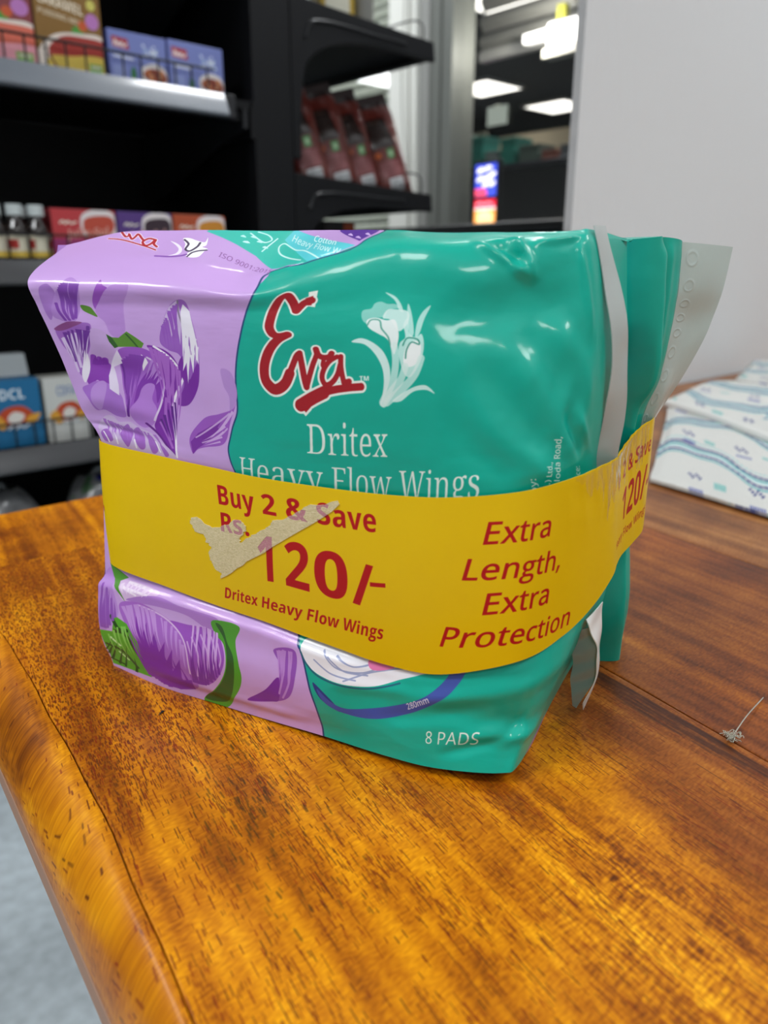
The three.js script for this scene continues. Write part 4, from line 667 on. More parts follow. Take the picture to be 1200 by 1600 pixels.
  const bandPrint = new THREE.Color(1, 1, 1), bs = sheet(BAND_NET, true), band = thing('paper_band', 'yellow paper band with red lettering wrapped round both packs', 'paper band', PACK.at, PACK.turn);
  const nBand = BAND_NET[0].length;
  const TEAR = rng(31);
  const crumple = (u, v) => 0.25 * fbm(u * 1.2, v * 0.7, 21, 2) + smooth(7.4, 8.4, u) * smooth(14, 12.5, u) * smooth(1.9, 3.2, v) * (0.7 * fbm(u * 3.2, v * 1.1, 27, 2) + 0.12 * Math.sin(u * 13 + v * 1.4));
  const bandAt = (u, v, lift = 0) => { const p = bs.at(u, v), n = bs.normal(u, v), d = crumple(u, v) + lift; return mm([p[0] + n.x * d, p[1] + n.y * d, p[2] + n.z * d]); };
  mesh('paper', film((u, v) => bandAt(u * nBand, v * 4), 420, 28, 0.0003, (u, v) => [clamp(u * nBand * 146 / 2048, 0.001, 0.999), v]), phys({ map: paper, roughness: 0.5, specularIntensity: 0.4, clearcoat: 0.14, clearcoatRoughness: 0.22 }), band);
  const tapeEdge = (u) => 3.94 - smooth(8.0, 9.2, u) * (0.35 + 1.9 * Math.abs(N3(u * 4.3, 3.3, 1)) + 0.5 * Math.abs(N3(u * 17, 1.1, 4)));
  mesh('clear_tape', film((u, v) => { const uu = 8.15 + u * 5.3, v0 = tapeEdge(uu), vv = v0 + v * (3.97 - v0); return bandAt(uu, vv, 0.5 + 0.9 * Math.abs(N3(uu * 3.4, vv * 0.8, 6)) + 0.3 * N3(uu * 9, vv * 2, 8)); }, 160, 30, 0.0001), phys({ color: 0xffffff, roughness: 0.12, transmission: 1, thickness: 0, ior: 1.5 }), band, 'crinkled clear tape over the band end');
  // torn rest of a paper sticker over the lettering
  {
    const TU = 1.4, TV = 0.84, rag = []; TORN.forEach(([u, v], i) => { const [u2, v2] = TORN[(i + 1) % TORN.length], straight = i >= TORN.length - 25 && i < TORN.length - 18 ? 0 : 1, n = 4; for (let k = 0; k < n; k++) { const q = k / n, r = (TEAR() - 0.5) * 0.05 * straight; rag.push([u + (u2 - u) * q + r, v + (v2 - v) * q + r * 0.9 * (TEAR() - 0.3)]); } });
    const s = new THREE.Shape(rag.map(([u, v]) => new THREE.Vector2(u, v))); const g0 = new TessellateModifier(0.07, 8).modify(new THREE.ShapeGeometry(s)), p = g0.attributes.position;
    const build = (lift, flip) => { const q = [], uv = [], nr = []; for (let i = 0; i < p.count; i += 3) for (const k of flip ? [0, 2, 1] : [0, 1, 2]) { const u = p.getX(i + k), v = p.getY(i + k); q.push(...bandAt(u, v, lift)); const nn = bs.normal(u, v); nr.push(flip ? -nn.x : nn.x, flip ? -nn.y : nn.y, flip ? -nn.z : nn.z); uv.push((u - TU) / 2.95, (v - TV) / 2.95); } const g = new THREE.BufferGeometry(); g.setAttribute('position', new THREE.Float32BufferAttribute(q, 3)); g.setAttribute('uv', new THREE.Float32BufferAttribute(uv, 2)); g.setAttribute('normal', new THREE.Float32BufferAttribute(nr, 3)); return g; };
    const wall = []; for (let i = 0; i < rag.length; i++) { const a = rag[i], b = rag[(i + 1) % rag.length], A0 = bandAt(...a, 0.12), A1 = bandAt(...a, 0.5), B0 = bandAt(...b, 0.12), B1 = bandAt(...b, 0.5); wall.push(...A0, ...B0, ...B1, ...A0, ...B1, ...A1); }
    const w = new THREE.BufferGeometry(); w.setAttribute('position', new THREE.Float32BufferAttribute(wall, 3)); w.setAttribute('uv', new THREE.Float32BufferAttribute(new Array(wall.length / 3 * 2).fill(0.02), 2));
    w.computeVertexNormals(); const g = mergeGeometries([build(0.5, false), build(0.12, true), w]);
    const U = (u) => (u - TU) / 2.95 * 1024, V = (v) => (1 - (v - TV) / 2.95) * 1024;
    const fibre = canvas(1024, 1024, (c, W, H) => {
      const im = c.createImageData(W, H); for (let y = 0; y < H; y++) for (let x = 0; x < W; x++) { const a = 0.5 + 0.55 * fbm(x / 14, y / 14, 2.5, 3) + 0.35 * fbm(x / 5, y / 5, 7.5, 2), i = (y * W + x) * 4; im.data[i] = 186 + 44 * a; im.data[i + 1] = 172 + 44 * a; im.data[i + 2] = 122 + 60 * a; im.data[i + 3] = 255; } c.putImageData(im, 0, 0);
      // faint print that came off with the torn face
      const { text } = painter(c), map = (x, y) => [U(x / 146), V(4 - y / 128)], pr = 'rgba(168,84,126,0.62)';
      const put = (t, q) => text(t, 'sans-serif bold', pr, [...map(q[0], q[1]), ...map(q[2], q[3]), ...map(q[4], q[5])]);
      put('Buy 2 & Save', BAND_TEXT[0]); put('Rs.', BAND_TEXT[1]); put('1', BAND_TEXT[2]);
      const r2 = rng(77); for (let i = 0; i < 9000; i++) { c.fillStyle = r2() > 0.5 ? 'rgba(226,212,170,0.45)' : 'rgba(196,182,132,0.4)'; c.fillRect(r2() * W, r2() * H, 2 + r2() * 5, 2 + r2() * 3); }
    });
    mesh('torn_sticker', g, std(0xffffff, 0.9, { map: fibre, bumpMap: fibre, bumpScale: 0.0006 }), band, 'torn whitish rest of a paper sticker');
  }
}

// ------------------------------------------------------------------ cloth, lint and splinter on the table
{
  const cloth = canvas(1600, 1200, (c, W, H) => {
    c.fillStyle = '#e9e9e4'; c.fillRect(0, 0, W, H); const R = rng(9), { line } = painter(c);
    const dash = (col, w, f, x0, x1, step, on) => { for (let x = x0; x < x1; x += step) { const y = f(x), y2 = f(x + on); line(col, w, [x, y + (R() - 0.5) * 3, x + on, y2 + (R() - 0.5) * 3]); } };
    for (let k = 0; k < 3; k++) {
      const y0 = 70 + k * 400, f = (o) => (x) => y0 + o + 80 * Math.sin(x / 210 + k * 1.3) + 22 * Math.sin(x / 81 + k);
      dash('#d3eeee', 30, f(62), 0, W, 10, 12); dash('#27348c', 19, f(20), 0, W, 46, 26); dash('#34aab0', 15, f(46), 0, W, 34, 24); dash('#27348c', 18, f(96), 0, W, 46, 26); dash('#58bcc0', 14, f(122), 0, W, 26, 18); dash('#8fd4d6', 12, f(-20), 0, W, 36, 14);
      for (let i = 0; i < 3; i++) { const x = 160 + i * 520 + k * 130; for (let d = 0; d < 6; d++) line('#27348c', 15, [x + d * 20, y0 + 240 + (d % 3) * 16, x + d * 20 + 12, y0 + 228 + (d % 3) * 16]); for (let d = 0; d < 6; d++) line('#62c4c0', 12, [x + 230 + d * 18, y0 + 270, x + 236 + d * 18, y0 + 292]); for (let d = 0; d < 8; d++) line('#5562b2', 10, [x + 20 + d * 16, y0 + 320, x + 25 + d * 16, y0 + 340]); }
    }
    const im = c.getImageData(0, 0, W, H); for (let i = 0; i < im.data.length; i += 4) { const x = (i / 4) % W, y = Math.floor(i / 4 / W), a = 0.93 + 0.1 * Math.sin(x * 0.9) * Math.sin(y * 0.9) + 0.12 * (R() - 0.5); for (let k = 0; k < 3; k++) im.data[i + k] = clamp(im.data[i + k] * a, 0, 255); } c.putImageData(im, 0, 0);
  });
  cloth.wrapS = cloth.wrapT = THREE.RepeatWrapping;
  const weave = pixels(512, 512, (x, y) => { const a = 128 + 60 * Math.sin(x * 0.196) * Math.sin(y * 0.196) + 50 * fbm(x / 16, y / 16, 3, 3); return [a, a, a]; }, false); weave.wrapS = weave.wrapT = THREE.RepeatWrapping; weave.repeat.set(8, 6);
  const fabric = std(0xffffff, 0.95, { map: cloth, bumpMap: weave, bumpScale: 0.001 });
  const t = thing('folded_cloth', 'folded white cotton cloth with teal and navy wavy print', 'cloth');
  const layer = (c00, c10, c01, c11, y0, h, seed, uvo) => film((u, v) => {
    const x = (c00[0] * (1 - u) + c10[0] * u) * (1 - v) + (c01[0] * (1 - u) + c11[0] * u) * v, z = (c00[1] * (1 - u) + c10[1] * u) * (1 - v) + (c01[1] * (1 - u) + c11[1] * u) * v, rimf = Math.min(smooth(0, 0.08, u), smooth(1, 0.95, u), smooth(0, 0.06, v), smooth(1, 0.95, v));
    return [x + 0.006 * fbm(x * 9, z * 9, seed, 2), TABLE_Y + y0 + 0.002 + h * rimf * (0.7 + 0.9 * fbm(x * 7, z * 7, seed + 3, 3)), z + 0.006 * fbm(x * 9, z * 9, seed + 5, 2)];
  }, 60, 40, 0.003, (u, v) => [uvo + u * 0.9, v * 0.8]);
  mesh('lower_layer', layer(CLOTH[0], CLOTH[1], CLOTH[2], CLOTH[3], 0.0015, 0.008, 1, 0.05), fabric, t);
  mesh('upper_layer', layer(CLOTH[4], CLOTH[5], CLOTH[6], CLOTH[7], 0.0085, 0.009, 8, 0.4), fabric, t);
  mesh('rolled_hem', tube([[CLOTH[4][0], TABLE_Y + 0.009, CLOTH[4][1]], [CLOTH[4][0] * 0.7 + CLOTH[5][0] * 0.3, TABLE_Y + 0.013, CLOTH[4][1] * 0.7 + CLOTH[5][1] * 0.3], [CLOTH[4][0] * 0.4 + CLOTH[5][0] * 0.6, TABLE_Y + 0.014, CLOTH[4][1] * 0.4 + CLOTH[5][1] * 0.6], [CLOTH[5][0], TABLE_Y + 0.013, CLOTH[5][1]]], 0.0055, 40, 10), std(0xdededa, 0.95), t, 'plain white rolled hem');
  mesh('top_fold', layer(CLOTH[8], CLOTH[9], CLOTH[10], CLOTH[11], 0.017, 0.012, 15, 0.7), fabric, t);
  // lint with a trailing thread
  const R = rng(4), curls = []; for (let i = 0; i < 46; i++) { const a = R() * 6.28, r = 0.0032 * Math.sqrt(R()), x = LINT[0] + r * Math.cos(a) * 1.1, z = LINT[1] + r * Math.sin(a), y = TABLE_Y + 0.0006 + R() * 0.0022, q = () => (R() - 0.5) * 0.0032; curls.push(tube([[x, y, z], [x + q(), y + 0.0008, z + q()], [x + q(), y, z + q()]], 0.00016, 5, 4)); }
  const lint = thing('lint_tuft', 'small silvery lint tuft with a trailing thread on the reddish plank', 'lint');
  const silver = std(new THREE.Color(0.5, 0.48, 0.4), 0.45); const fib = mesh('fibres', join(curls), silver, lint); fib.userData.kind = 'stuff';
  mesh('thread', tube([[LINT[0], TABLE_Y + 0.001, LINT[1]], [LINT[0] * 0.6 + LINT[2] * 0.4, TABLE_Y + 0.0025, LINT[1] * 0.6 + LINT[3] * 0.4], [LINT[2], TABLE_Y + 0.0006, LINT[3]]], 0.0003, 14, 5), phys({ color: 0xd8d4c8, roughness: 0.2, transmission: 0.5, thickness: 0 }), lint, 'clear thread');
  const sp = new THREE.ConeGeometry(0.0007, 0.0042, 5); sp.rotateZ(Math.PI / 2); sp.scale(1, 0.5, 1); sp.rotateY(0.5);
  const splinter = single('splinter', sp, std(0x120c08, 0.8), 'tiny black splinter on the table in front of the pack', 'splinter'); splinter.position.set(SPLINTER[0], TABLE_Y + 0.0004, SPLINTER[1]);
}

// ------------------------------------------------------------------ black shelving and its goods
{
  const FZ = -1.45, black = phys({ color: new THREE.Color(0.004, 0.004, 0.005), roughness: 0.45, specularIntensity: 0.5 }), matt = phys({ color: new THREE.Color(0.006, 0.006, 0.007), roughness: 0.6, specularIntensity: 0.5 }), end = phys({ color: new THREE.Color(0.005, 0.0053, 0.0066), roughness: 0.5, specularIntensity: 0.45 });
  const unit = thing('shelf_unit', 'tall black metal shelving unit with price rails and wire guards', 'shelf unit');
  mesh('back_panel', box(-1.7, 0.99, 0.02, 2.1, FZ - 0.5, FZ - 0.47), matt, unit); mesh('end_panel', box(0.97, 1.0, 0.02, 2.1, FZ - 0.5, FZ - 0.03), end, unit); mesh('post', box(0.955, 1.05, 0, 2.1, FZ - 0.035, FZ + 0.0, 0.004), end, unit); mesh('base_plinth', box(-1.7, 0.955, 0, 0.12, FZ - 0.46, FZ - 0.04), matt, unit);
  const railShape = new THREE.Shape(); railShape.moveTo(0, 0); railShape.lineTo(0, 0.04); railShape.lineTo(0.002, 0.042); railShape.quadraticCurveTo(0.012, 0.026, 0.02, 0.005); railShape.quadraticCurveTo(0.02, 0.0005, 0.016, 0); railShape.closePath();
  const rail = (len) => { const g = new THREE.ExtrudeGeometry(railShape, { depth: len, bevelEnabled: false, curveSegments: 8 }); g.rotateY(-Math.PI / 2); return g; };
  const railMat = [phys({ color: new THREE.Color(0.15, 0.17, 0.2), roughness: 0.3, clearcoat: 1, clearcoatRoughness: 0.1 }), phys({ color: new THREE.Color(0.035, 0.036, 0.04), roughness: 0.35, clearcoat: 0.5, clearcoatRoughness: 0.2 })];
  const wire = std(0x0a0a0c, 0.4);
  for (const [k, y, x1] of [[1, 1.56, 0.89], [0, 1.2425, 0.885], [1, 0.933, 0.9], [1, 0.609, 0.9], [1, 0.3, 0.9]]) {
    const s = mesh('shelf', join([box(-1.68, 0.95, y + 0.022, y + 0.036, FZ - 0.44, FZ), box(0.945, 0.957, y - 0.03, y + 0.038, FZ - 0.44, FZ), box(-1.68, 0.95, y, y + 0.022, FZ - 0.03, FZ - 0.01)]), black, unit);
    const r = mesh('price_rail', rail(2.55), railMat[k], s); r.position.set(x1, y, FZ);
    mesh('rail_end', box(x1, x1 + 0.022, y, y + 0.042, FZ - 0.02, FZ + 0.008, 0.002), std(0x1a1a1e, 0.5), s);
    { const b = new THREE.Shape(); b.moveTo(0, y + 0.03); b.lineTo(0.44, y + 0.03); b.lineTo(0.44, y - 0.13); b.lineTo(0.36, y - 0.12); b.quadraticCurveTo(0.2, y - 0.05, 0, y - 0.012); b.closePath(); const g = new THREE.ExtrudeGeometry(b, { depth: 0.008, bevelEnabled: true, bevelSize: 0.0015, bevelThickness: 0.0015, bevelSegments: 1 }); g.rotateY(Math.PI / 2); g.translate(0.93, 0, FZ - 0.002); mesh('side_bracket', g, phys({ color: new THREE.Color(0.012, 0.0125, 0.015), roughness: 0.35, specularIntensity: 0.8 }), s); }
    const w = [], x0 = -1.0; for (let x = x0; x <= x1 - 0.012; x += 0.0338) w.push(rod([x, y + 0.036, FZ - 0.012], [x, y + 0.084, FZ - 0.012], 0.0019)); w.push(rod([x0, y + 0.084, FZ - 0.012], [x1 - 0.012, y + 0.084, FZ - 0.012], 0.0024)); mesh('wire_guard', join(w), wire, s);
  }
  // cantilever shelves on the end of the unit
  const endUnit = thing('end_shelf', 'black end shelves on curved brackets holding the brown pouches', 'shelf');
  const bracket = (y, drop) => { const s = new THREE.Shape(); s.moveTo(1.05, y - 0.28); s.lineTo(1.05, y + 0.02); s.lineTo(1.46, y); s.lineTo(1.465, y - 0.036); s.lineTo(1.3, y - 0.034); s.quadraticCurveTo(1.13, y - 0.036, 1.085, y - 0.1); s.quadraticCurveTo(1.068, y - 0.14, 1.066, y - 0.28); s.closePath(); const g = new THREE.ExtrudeGeometry(s, { depth: 0.012, bevelEnabled: true, bevelSize: 0.002, bevelThickness: 0.002, bevelSegments: 2 }); return g; };
  for (const y of [1.466, 1.134, 0.79]) {
    const s = mesh('shelf', join([box(1.05, 1.455, y - 0.02, y - 0.006, FZ - 0.62, FZ - 0.016), box(1.44, 1.462, y - 0.036, y - 0.004, FZ - 0.62, FZ - 0.014)]), matt, endUnit);
    for (const z of [FZ - 0.012, FZ - 0.63]) { const b = mesh('bracket', bracket(y), end, s); b.position.z = z; }
    mesh('bracket_rib', tube([[1.085, y - 0.05, FZ + 0.003], [1.1, y - 0.022, FZ + 0.003], [1.14, y - 0.014, FZ + 0.003], [1.3, y - 0.016, FZ + 0.003], [1.37, y - 0.0165, FZ + 0.003]], 0.0035, 40, 8), std(0x17181b, 0.28), s, 'raised rib catching the light');
    mesh('wire_guard', join([tube([[1.445, y - 0.006, FZ - 0.02], [1.447, y + 0.035, FZ - 0.02], [1.445, y + 0.05, FZ - 0.035], [1.445, y + 0.05, FZ - 0.3], [1.445, y + 0.05, FZ - 0.6]], 0.0022, 40), ...[0.2, 0.4, 0.58].map((d) => rod([1.445, y - 0.006, FZ - d], [1.445, y + 0.05, FZ - d], 0.0018))]), wire, s);
  }
  // cartons
  const faceMats = (art, side) => [std(side, 0.5), std(side, 0.5), std(side, 0.5), std(side, 0.5), std(0xffffff, 0.45, { map: art }), std(side, 0.5)];
  function carton(name, label, category, x0, x1, y, h, z, d, art, side, group) {
    const t = thing(name, label, category, [(x0 + x1) / 2, y, z], 0, group), w = x1 - x0, g = new RoundedBoxGeometry(w, h, d, 2, 0.0018); g.translate(0, h / 2, -d / 2); mesh('carton', g, faceMats(art, side), t);
    mesh('top_flap', box(-w / 2 + 0.003, w / 2 - 0.003, h - 0.0005, h + 0.0006, -d + 0.004, -0.006), std(side, 0.55), t); return t;
  }
  const Y1 = 1.2425 + 0.0365, Y2 = 0.933 + 0.0365, Y3 = 0.609 + 0.0365;
  const dessert = (bg, top, fruit, plate, word) => canvas(384, 640, (c, W, H) => { const p = painter(c); c.fillStyle = bg; c.fillRect(0, 0, W, H); p.blob(top, [20, 0, 120, 70, 240, 60, 300, 0, 200, -60]); if (word) { p.text(word, 'sans-serif bold', '#f6ead4', [24, 300, 280, 330, 24, 250]); p.text('PUDDING MIX', 'sans-serif', '#f6ead4', [24, 352, 260, 380, 24, 326]); } for (const [x, y, r, k] of [[300, 190, 34, '#c86aa8'], [330, 270, 26, '#d8d068'], [330, 350, 40, '#c07cc4'], [240, 420, 36, '#4d9a38'], [270, 380, 26, '#cf5a2a']]) { c.fillStyle = k; c.beginPath(); c.arc(x, y, r, 0, 7); c.fill(); } p.blob('#efe2d8', [-10, 560, 90, 450, 250, 420, 400, 440, 430, 700, 20, 700]); p.blob(fruit, [60, 520, 140, 450, 260, 436, 400, 450, 400, 560, 240, 580, 110, 570]); p.blob(plate, [60, 560, 180, 540, 390, 530, 400, 700, 80, 660]); p.line('#6a2a16', 12, [60, 545, 110, 610, 220, 640, 390, 650]); c.fillStyle = '#7cae4a'; c.fillRect(290, 560, 80, 60); c.fillStyle = '#d8d6c0'; c.fillRect(300, 570, 60, 14); });
  carton('dessert_box', 'tall pink strawberry dessert box at the left end of the top shelf', 'box', 0.41, 0.546, Y1, 0.2, FZ - 0.03, 0.06, dessert('#8a3c40', '#a8548c', '#e2705a', '#e49aa8', ''), 0x70302c);
  carton('dessert_box', 'tall brown and gold caramel dessert box beside the pink one', 'box', 0.549, 0.664, Y1, 0.2, FZ - 0.03, 0.06, dessert('#8a6426', '#7c2c38', '#a83228', '#d8bc4e', 'CARAMEL'), 0x6e4a1c);
  const blueArt = canvas(512, 420, (c, W, H) => { const p = painter(c); c.fillStyle = '#7a86c6'; c.fillRect(0, 0, W, H); p.poly('#b0303c', [30, 50, 170, 60, 180, 140, 36, 130]); p.line('#f0e6e6', 13, [50, 118, 62, 78, 78, 118, 92, 92, 104, 118, 120, 92, 134, 120, 160, 96]); p.line('#e8ecfa', 16, [44, 200, 120, 203, 205, 207]); const R = rng(3); for (let i = 0; i < 26; i++) { c.fillStyle = ['#e8ecfa', '#c8d8e8', '#98b0e0'][i % 3]; c.beginPath(); c.arc(300 + R() * 140, 80 + R() * 100, 5 + R() * 10, 0, 7); c.fill(); } c.fillStyle = '#93a0d8'; c.fillRect(30, 270, 110, 130); p.blob('#2f7a3c', [190, 280, 215, 270, 225, 350, 180, 350]); p.blob('#e8e2e0', [280, 270, 380, 215, 480, 240, 512, 330, 420, 400, 300, 380]); p.blob('#96452e', [300, 290, 380, 255, 480, 275, 500, 340, 400, 360, 310, 340]); for (let i = 0; i < 22; i++) { c.fillStyle = ['#c06a3a', '#6e2a20', '#d8986a'][i % 3]; c.beginPath(); c.arc(310 + R() * 170, 270 + R() * 75, 8 + R() * 12, 0, 7); c.fill(); } });
  carton('mix_box', 'small lilac-blue mix box on the top shelf, the left one of the pair', 'box', 0.673, 0.785, Y1, 0.088, FZ - 0.03, 0.05, blueArt, 0x4c58a0); carton('mix_box', 'small lilac-blue mix box on the top shelf, the one nearest the shelf end', 'box', 0.789, 0.906, Y1, 0.09, FZ - 0.03, 0.05, blueArt, 0x4c58a0);
  const jelly = (bg, bowl, fruit, base) => canvas(512, 420, (c, W, H) => { const p = painter(c); c.fillStyle = bg; c.fillRect(0, 0, W, H); p.blob('#efe6e6', [230, 60, 330, 0, 480, 10, 512, 90, 512, 200, 260, 200]); p.blob(bowl, [250, 90, 330, 50, 470, 50, 500, 130, 420, 210, 270, 190]); c.fillStyle = base; c.fillRect(0, 230, W, 190); p.text('Jelly-Sol', 'serif bold', '#e8b0a4', [110, 226, 450, 196, 112, 160]); p.line('#f0e8d8', 14, [64, 110, 84, 92, 104, 112, 126, 94, 150, 110, 190, 98]); p.blob(fruit, [300, 330, 380, 270, 500, 300, 500, 420, 300, 420]); c.fillStyle = '#8aae3c'; c.fillRect(150, 300, 120, 110); });
  carton('jelly_box', 'red and pink jelly box on the middle shelf', 'box', 0.536, 0.655, Y2, 0.094, FZ - 0.03, 0.05, jelly('#c43c42', '#c8503c', '#d8a030', '#a83a7a'), 0x8a2830); carton('jelly_box', 'purple jelly box on the middle shelf between the red and orange ones', 'box', 0.658, 0.77, Y2, 0.094, FZ - 0.03, 0.05, jelly('#5a3a86', '#3c2a36', '#6a5a3a', '#5c3a8c'), 0x3a2660); carton('jelly_box', 'orange and yellow jelly box at the right end of the middle shelf', 'box', 0.773, 0.89, Y2, 0.094, FZ - 0.03, 0.05, jelly('#b8502c', '#d8902c', '#d84a2c', '#c8a02c'), 0x8a3c20);
  // sauce bottles with white caps
  const bottleProfile = [[0, 0], [0.019, 0.0005], [0.02, 0.003], [0.02, 0.052], [0.0185, 0.06], [0.0125, 0.07], [0.0115, 0.078], [0.0115, 0.082], [0, 0.082]].map((p) => new THREE.Vector2(...p));
  const bottleArt = canvas(256, 128, (c, W, H) => { c.fillStyle = '#d9d2bc'; c.fillRect(0, 0, W, H); c.fillStyle = '#b02a24'; c.fillRect(20, 30, 80, 50); c.fillRect(150, 30, 80, 50); c.fillStyle = '#d8b84a'; c.fillRect(0, 96, W, 32); });
  const protoBottle = (x, z, label) => { const t = thing('sauce_bottle', label, 'bottle', [x, Y2, z], 0, 'small dark sauce bottles on the middle shelf'); mesh('glass_body', new THREE.LatheGeometry(bottleProfile, 24), phys({ color: 0x1c0f0a, roughness: 0.15, clearcoat: 0.6 }), t); const cap = new THREE.CylinderGeometry(0.0135, 0.0138, 0.018, 24); cap.translate(0, 0.088, 0); mesh('cap', cap, std(0xc8d0d0, 0.5), t); const lb = new THREE.CylinderGeometry(0.0203, 0.0203, 0.038, 24, 1, true); lb.translate(0, 0.029, 0); mesh('label', lb, std(0xffffff, 0.6, { map: bottleArt }), t); return t; };
  const bottle = protoBottle(0.512, FZ - 0.035, 'dark sauce bottle with a white cap, beside the red jelly box');
  copyOf(bottle, [0.476, Y2, FZ - 0.035], 0.4, 'dark sauce bottle with a white cap, second from the red jelly box'); copyOf(bottle, [0.44, Y2, FZ - 0.035], 0.2, 'dark sauce bottle with a white cap, third from the red jelly box'); copyOf(bottle, [0.498, Y2, FZ - 0.085], 0.9, 'dark sauce bottle half hidden in the second row of bottles'); copyOf(bottle, [0.455, Y2, FZ - 0.085], 0.7, 'dark sauce bottle in the second row, at the left');
  // packets on the lower shelf
  const coffeeArt = (bg, word, wc) => canvas(320, 460, (c, W, H) => { const p = painter(c); c.fillStyle = bg; c.fillRect(0, 0, W, H); p.text(word, 'sans-serif bold', wc, [90, 130, 230, 130, 90, 60]); p.blob('#c84a26', [60, 260, 110, 190, 210, 180, 270, 250, 220, 300, 110, 310]); p.blob('#e8a83a', [20, 270, 70, 230, 110, 300, 80, 330]); p.blob('#e8a83a', [240, 250, 310, 240, 260, 310, 220, 290]); p.blob('#eee8e0', [120, 250, 160, 215, 215, 240, 190, 285, 130, 285]); p.line('#eaf0f4', 12, [120, 330, 140, 312, 160, 330, 180, 312, 205, 328, 230, 310]); });
  const cf = thing('coffee_packet', 'blue packet with a white folded top on the lower shelf', 'packet', [0.428, Y3, FZ - 0.03]);
  { const g = new RoundedBoxGeometry(0.1, 0.125, 0.05, 2, 0.004); g.translate(0, 0.0625, -0.025); mesh('packet', g, faceMats(coffeeArt('#1b6fa0', 'DCL', '#e8f0f4'), 0x155a84), cf); const s = new THREE.Shape(); s.moveTo(-0.001, 0); s.lineTo(-0.05, 0); s.lineTo(-0.038, 0.036); s.lineTo(-0.012, 0.036); s.closePath(); const e = new THREE.ExtrudeGeometry(s, { depth: 0.098, bevelEnabled: true, bevelSize: 0.002, bevelThickness: 0.001, bevelSegments: 1 }); e.rotateY(Math.PI / 2); e.rotateY(Math.PI); e.translate(0.049, 0.126, -0.05); mesh('folded_top', e, std(0xc6cdd0, 0.6), cf); }
  carton('coffee_packet', 'white packet with an orange print on the lower shelf', 'packet', 0.484, 0.566, Y3, 0.122, FZ - 0.03, 0.05, coffeeArt('#d5d6d2', 'CDFA', '#6f86b4'), 0xb8b8b0);
  // soft bags on the lowest shelf
  const bagArt = pixels(256, 256, (x, y) => { const a = fbm(x / 40, y / 26, 5, 3), b = fbm(x / 60, y / 60, 9, 2); return b > 0.14 ? [40, 40, 120] : a > 0.16 ? [70, 100, 70] : [128 + 60 * a, 128 + 60 * a, 130 + 60 * a]; });
  const bagLabels = ['clear plastic bag of mixed goods on the lowest shelf, nearest the table corner', 'clear plastic bag of mixed goods on the lowest shelf, second from the table corner', 'clear plastic bag of mixed goods on the lowest shelf, third from the table corner'];
  [0.4, 0.6, 0.8].forEach((x, i) => { const t = thing('plastic_bag', bagLabels[i], 'bag', [x, 0.337, FZ - 0.12], 0.2 * i); const g = grid((u, v) => { const a = u * Math.PI * 2, h = v, r = (0.085 + 0.012 * N3(Math.cos(a) * 2 + i, Math.sin(a) * 2, h * 4)) * Math.pow(Math.sin(Math.PI * (0.08 + 0.86 * h)), 0.5); return [Math.cos(a) * r, h * 0.215, Math.sin(a) * r * 0.75]; }, 40, 24); mesh('bag', g, phys({ map: bagArt, roughness: 0.3, clearcoat: 0.5 }), t); mesh('knot', tube([[-0.02, 0.205, 0], [0, 0.226, 0.01], [0.02, 0.205, 0]], 0.008, 12, 8), std(0x7a7d80, 0.4), t); });
  // brown pouches on the end shelf
  const pouchArt = canvas(384, 768, (c, W, H) => { const p = painter(c); c.fillStyle = '#6a2a22'; c.fillRect(0, 0, W, H); c.fillStyle = '#2a1412'; c.fillRect(0, 0, W, 60); c.fillStyle = '#1d1210'; c.fillRect(70, 150, 210, 240); p.line('#6a5148', 9, [92, 182, 230, 182]); for (let y = 215; y < 380; y += 20) p.line('#4d3830', 4, [90, y, 260, y]); c.fillStyle = '#3d8a4c'; c.fillRect(190, 400, 66, 72); c.fillStyle = '#b9d6a8'; c.fillRect(208, 418, 30, 36); p.blob('#c8601c', [90, 430, 120, 415, 140, 440, 110, 460]); c.fillStyle = '#8a4e50'; c.fillRect(110, 490, 190, 120); p.line('#8a5a58', 5, [130, 520, 280, 520]); p.line('#8a5a58', 5, [130, 550, 270, 550]); c.fillStyle = '#d6dadc'; c.fillRect(150, 625, 130, 100); for (let x = 160; x < 270; x += 9) { c.fillStyle = '#3a3a3c'; c.fillRect(x, 640, 4, 70); } });
  const pouchGeo = (() => { const side = (s) => grid((u, v) => { const x = (u - 0.5) * 0.105 * (1 - 0.12 * smooth(0.75, 1, v)), b = Math.sin(Math.PI * u) ** 0.7 * (0.036 * (1 - smooth(0.5, 0.97, v)) + 0.0012) * smooth(-0.02, 0.1, v) + 0.006 * N3(u * 4, v * 5, s * 3) * smooth(0, 0.2, u) * smooth(1, 0.8, u); return [s > 0 ? x : -x, v * 0.205, s * b]; }, 24, 40); return side; })();
  const pouch = thing('snack_pouch', 'brown pouch with a dark panel, rightmost of the four on the end shelf', 'pouch', [1.425, 1.129, FZ - 0.1], -0.3, 'brown pouches on the end shelf');
  const pouchBody = phys({ map: pouchArt, roughness: 0.32, clearcoat: 0.35, clearcoatRoughness: 0.25 });
  { const tilt = (g) => { g.scale(1.14, 1.14, 1.1); g.rotateX(-0.12); g.rotateZ(0.26); return g; }; mesh('front_face', tilt(pouchGeo(1)), pouchBody, pouch); mesh('back_face', tilt(pouchGeo(-1)), std(0x4a1c18, 0.4), pouch); mesh('crimped_top', tilt(box(-0.046, 0.046, 0.198, 0.214, -0.0025, 0.0025, 0.001)), std(0x2a1210, 0.45), pouch); mesh('gusset', tilt((() => { const g = new THREE.SphereGeometry(0.5, 20, 12); g.scale(0.098, 0.03, 0.05); g.translate(0, 0.014, 0); return g; })()), std(0x6e4c44, 0.35), pouch); }
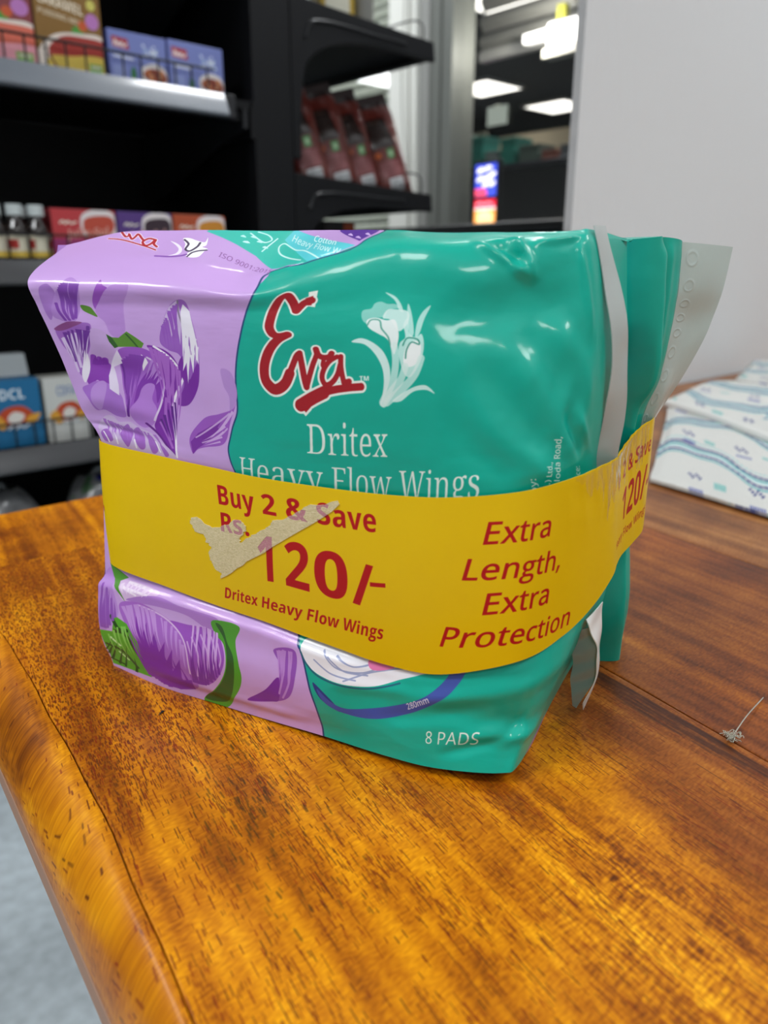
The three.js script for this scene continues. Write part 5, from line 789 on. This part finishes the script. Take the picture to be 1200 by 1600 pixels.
  copyOf(pouch, [1.335, 1.129, FZ - 0.11], -0.2, 'brown pouch second from the right on the end shelf'); copyOf(pouch, [1.25, 1.129, FZ - 0.1], -0.3, 'brown pouch third from the right on the end shelf'); copyOf(pouch, [1.16, 1.129, FZ - 0.09], -0.25, 'brown pouch half hidden by the black post, leftmost of the four');
  // things on the upper and lowest end shelves
  const yp = thing('yellow_packet', 'yellow and white packet on the upper end shelf at the top edge', 'packet', [1.24, 1.461, FZ - 0.1], -0.2); { const g = new RoundedBoxGeometry(0.09, 0.2, 0.05, 2, 0.008); g.translate(0, 0.1, 0); mesh('packet', g, std(0xa88a1c, 0.45), yp); mesh('label', box(-0.03, 0.03, 0.03, 0.09, 0.0245, 0.0262), std(0xc8c6b4, 0.5), yp); }
  const gb = thing('grey_bottle', 'grey bottle with a dark cap on the upper end shelf', 'bottle', [1.325, 1.461, FZ - 0.1]); mesh('bottle_body', new THREE.LatheGeometry([[0, 0], [0.026, 0.001], [0.028, 0.006], [0.028, 0.1], [0.02, 0.125], [0.01, 0.14], [0, 0.14]].map((p) => new THREE.Vector2(...p)), 24), std(0x6c6c66, 0.4), gb); { const g = new THREE.CylinderGeometry(0.012, 0.012, 0.022, 20); g.translate(0, 0.15, 0); mesh('cap', g, std(0x181818, 0.5), gb); }
  const bx = thing('orange_box', 'small orange and black box under the end shelf', 'box', [1.3, 0.785, FZ - 0.2]); mesh('carton', box(-0.05, 0.05, 0, 0.29, -0.04, 0.04, 0.003), std(0x17120f, 0.5), bx); mesh('print', box(0.012, 0.046, 0.2, 0.285, 0.039, 0.0412), std(0xb04a18, 0.5), bx);
  // black counter in front of the glass
  const ct = thing('black_counter', 'black counter top just visible behind the packs in front of the glass', 'counter', [2.2, 0, -2.2]); mesh('cabinet', box(-0.2, 0.22, 0.05, 1.07, -0.85, 1.3, 0.01), std(0x08080a, 0.5), ct); mesh('countertop', box(-0.23, 0.25, 1.07, 1.1, -0.9, 1.32, 0.008), std(0x0a0a0c, 0.35), ct); mesh('plinth', box(-0.17, 0.19, 0, 0.05, -0.8, 1.28), std(0x050506, 0.6), ct);
}

renderer.render(scene, camera);
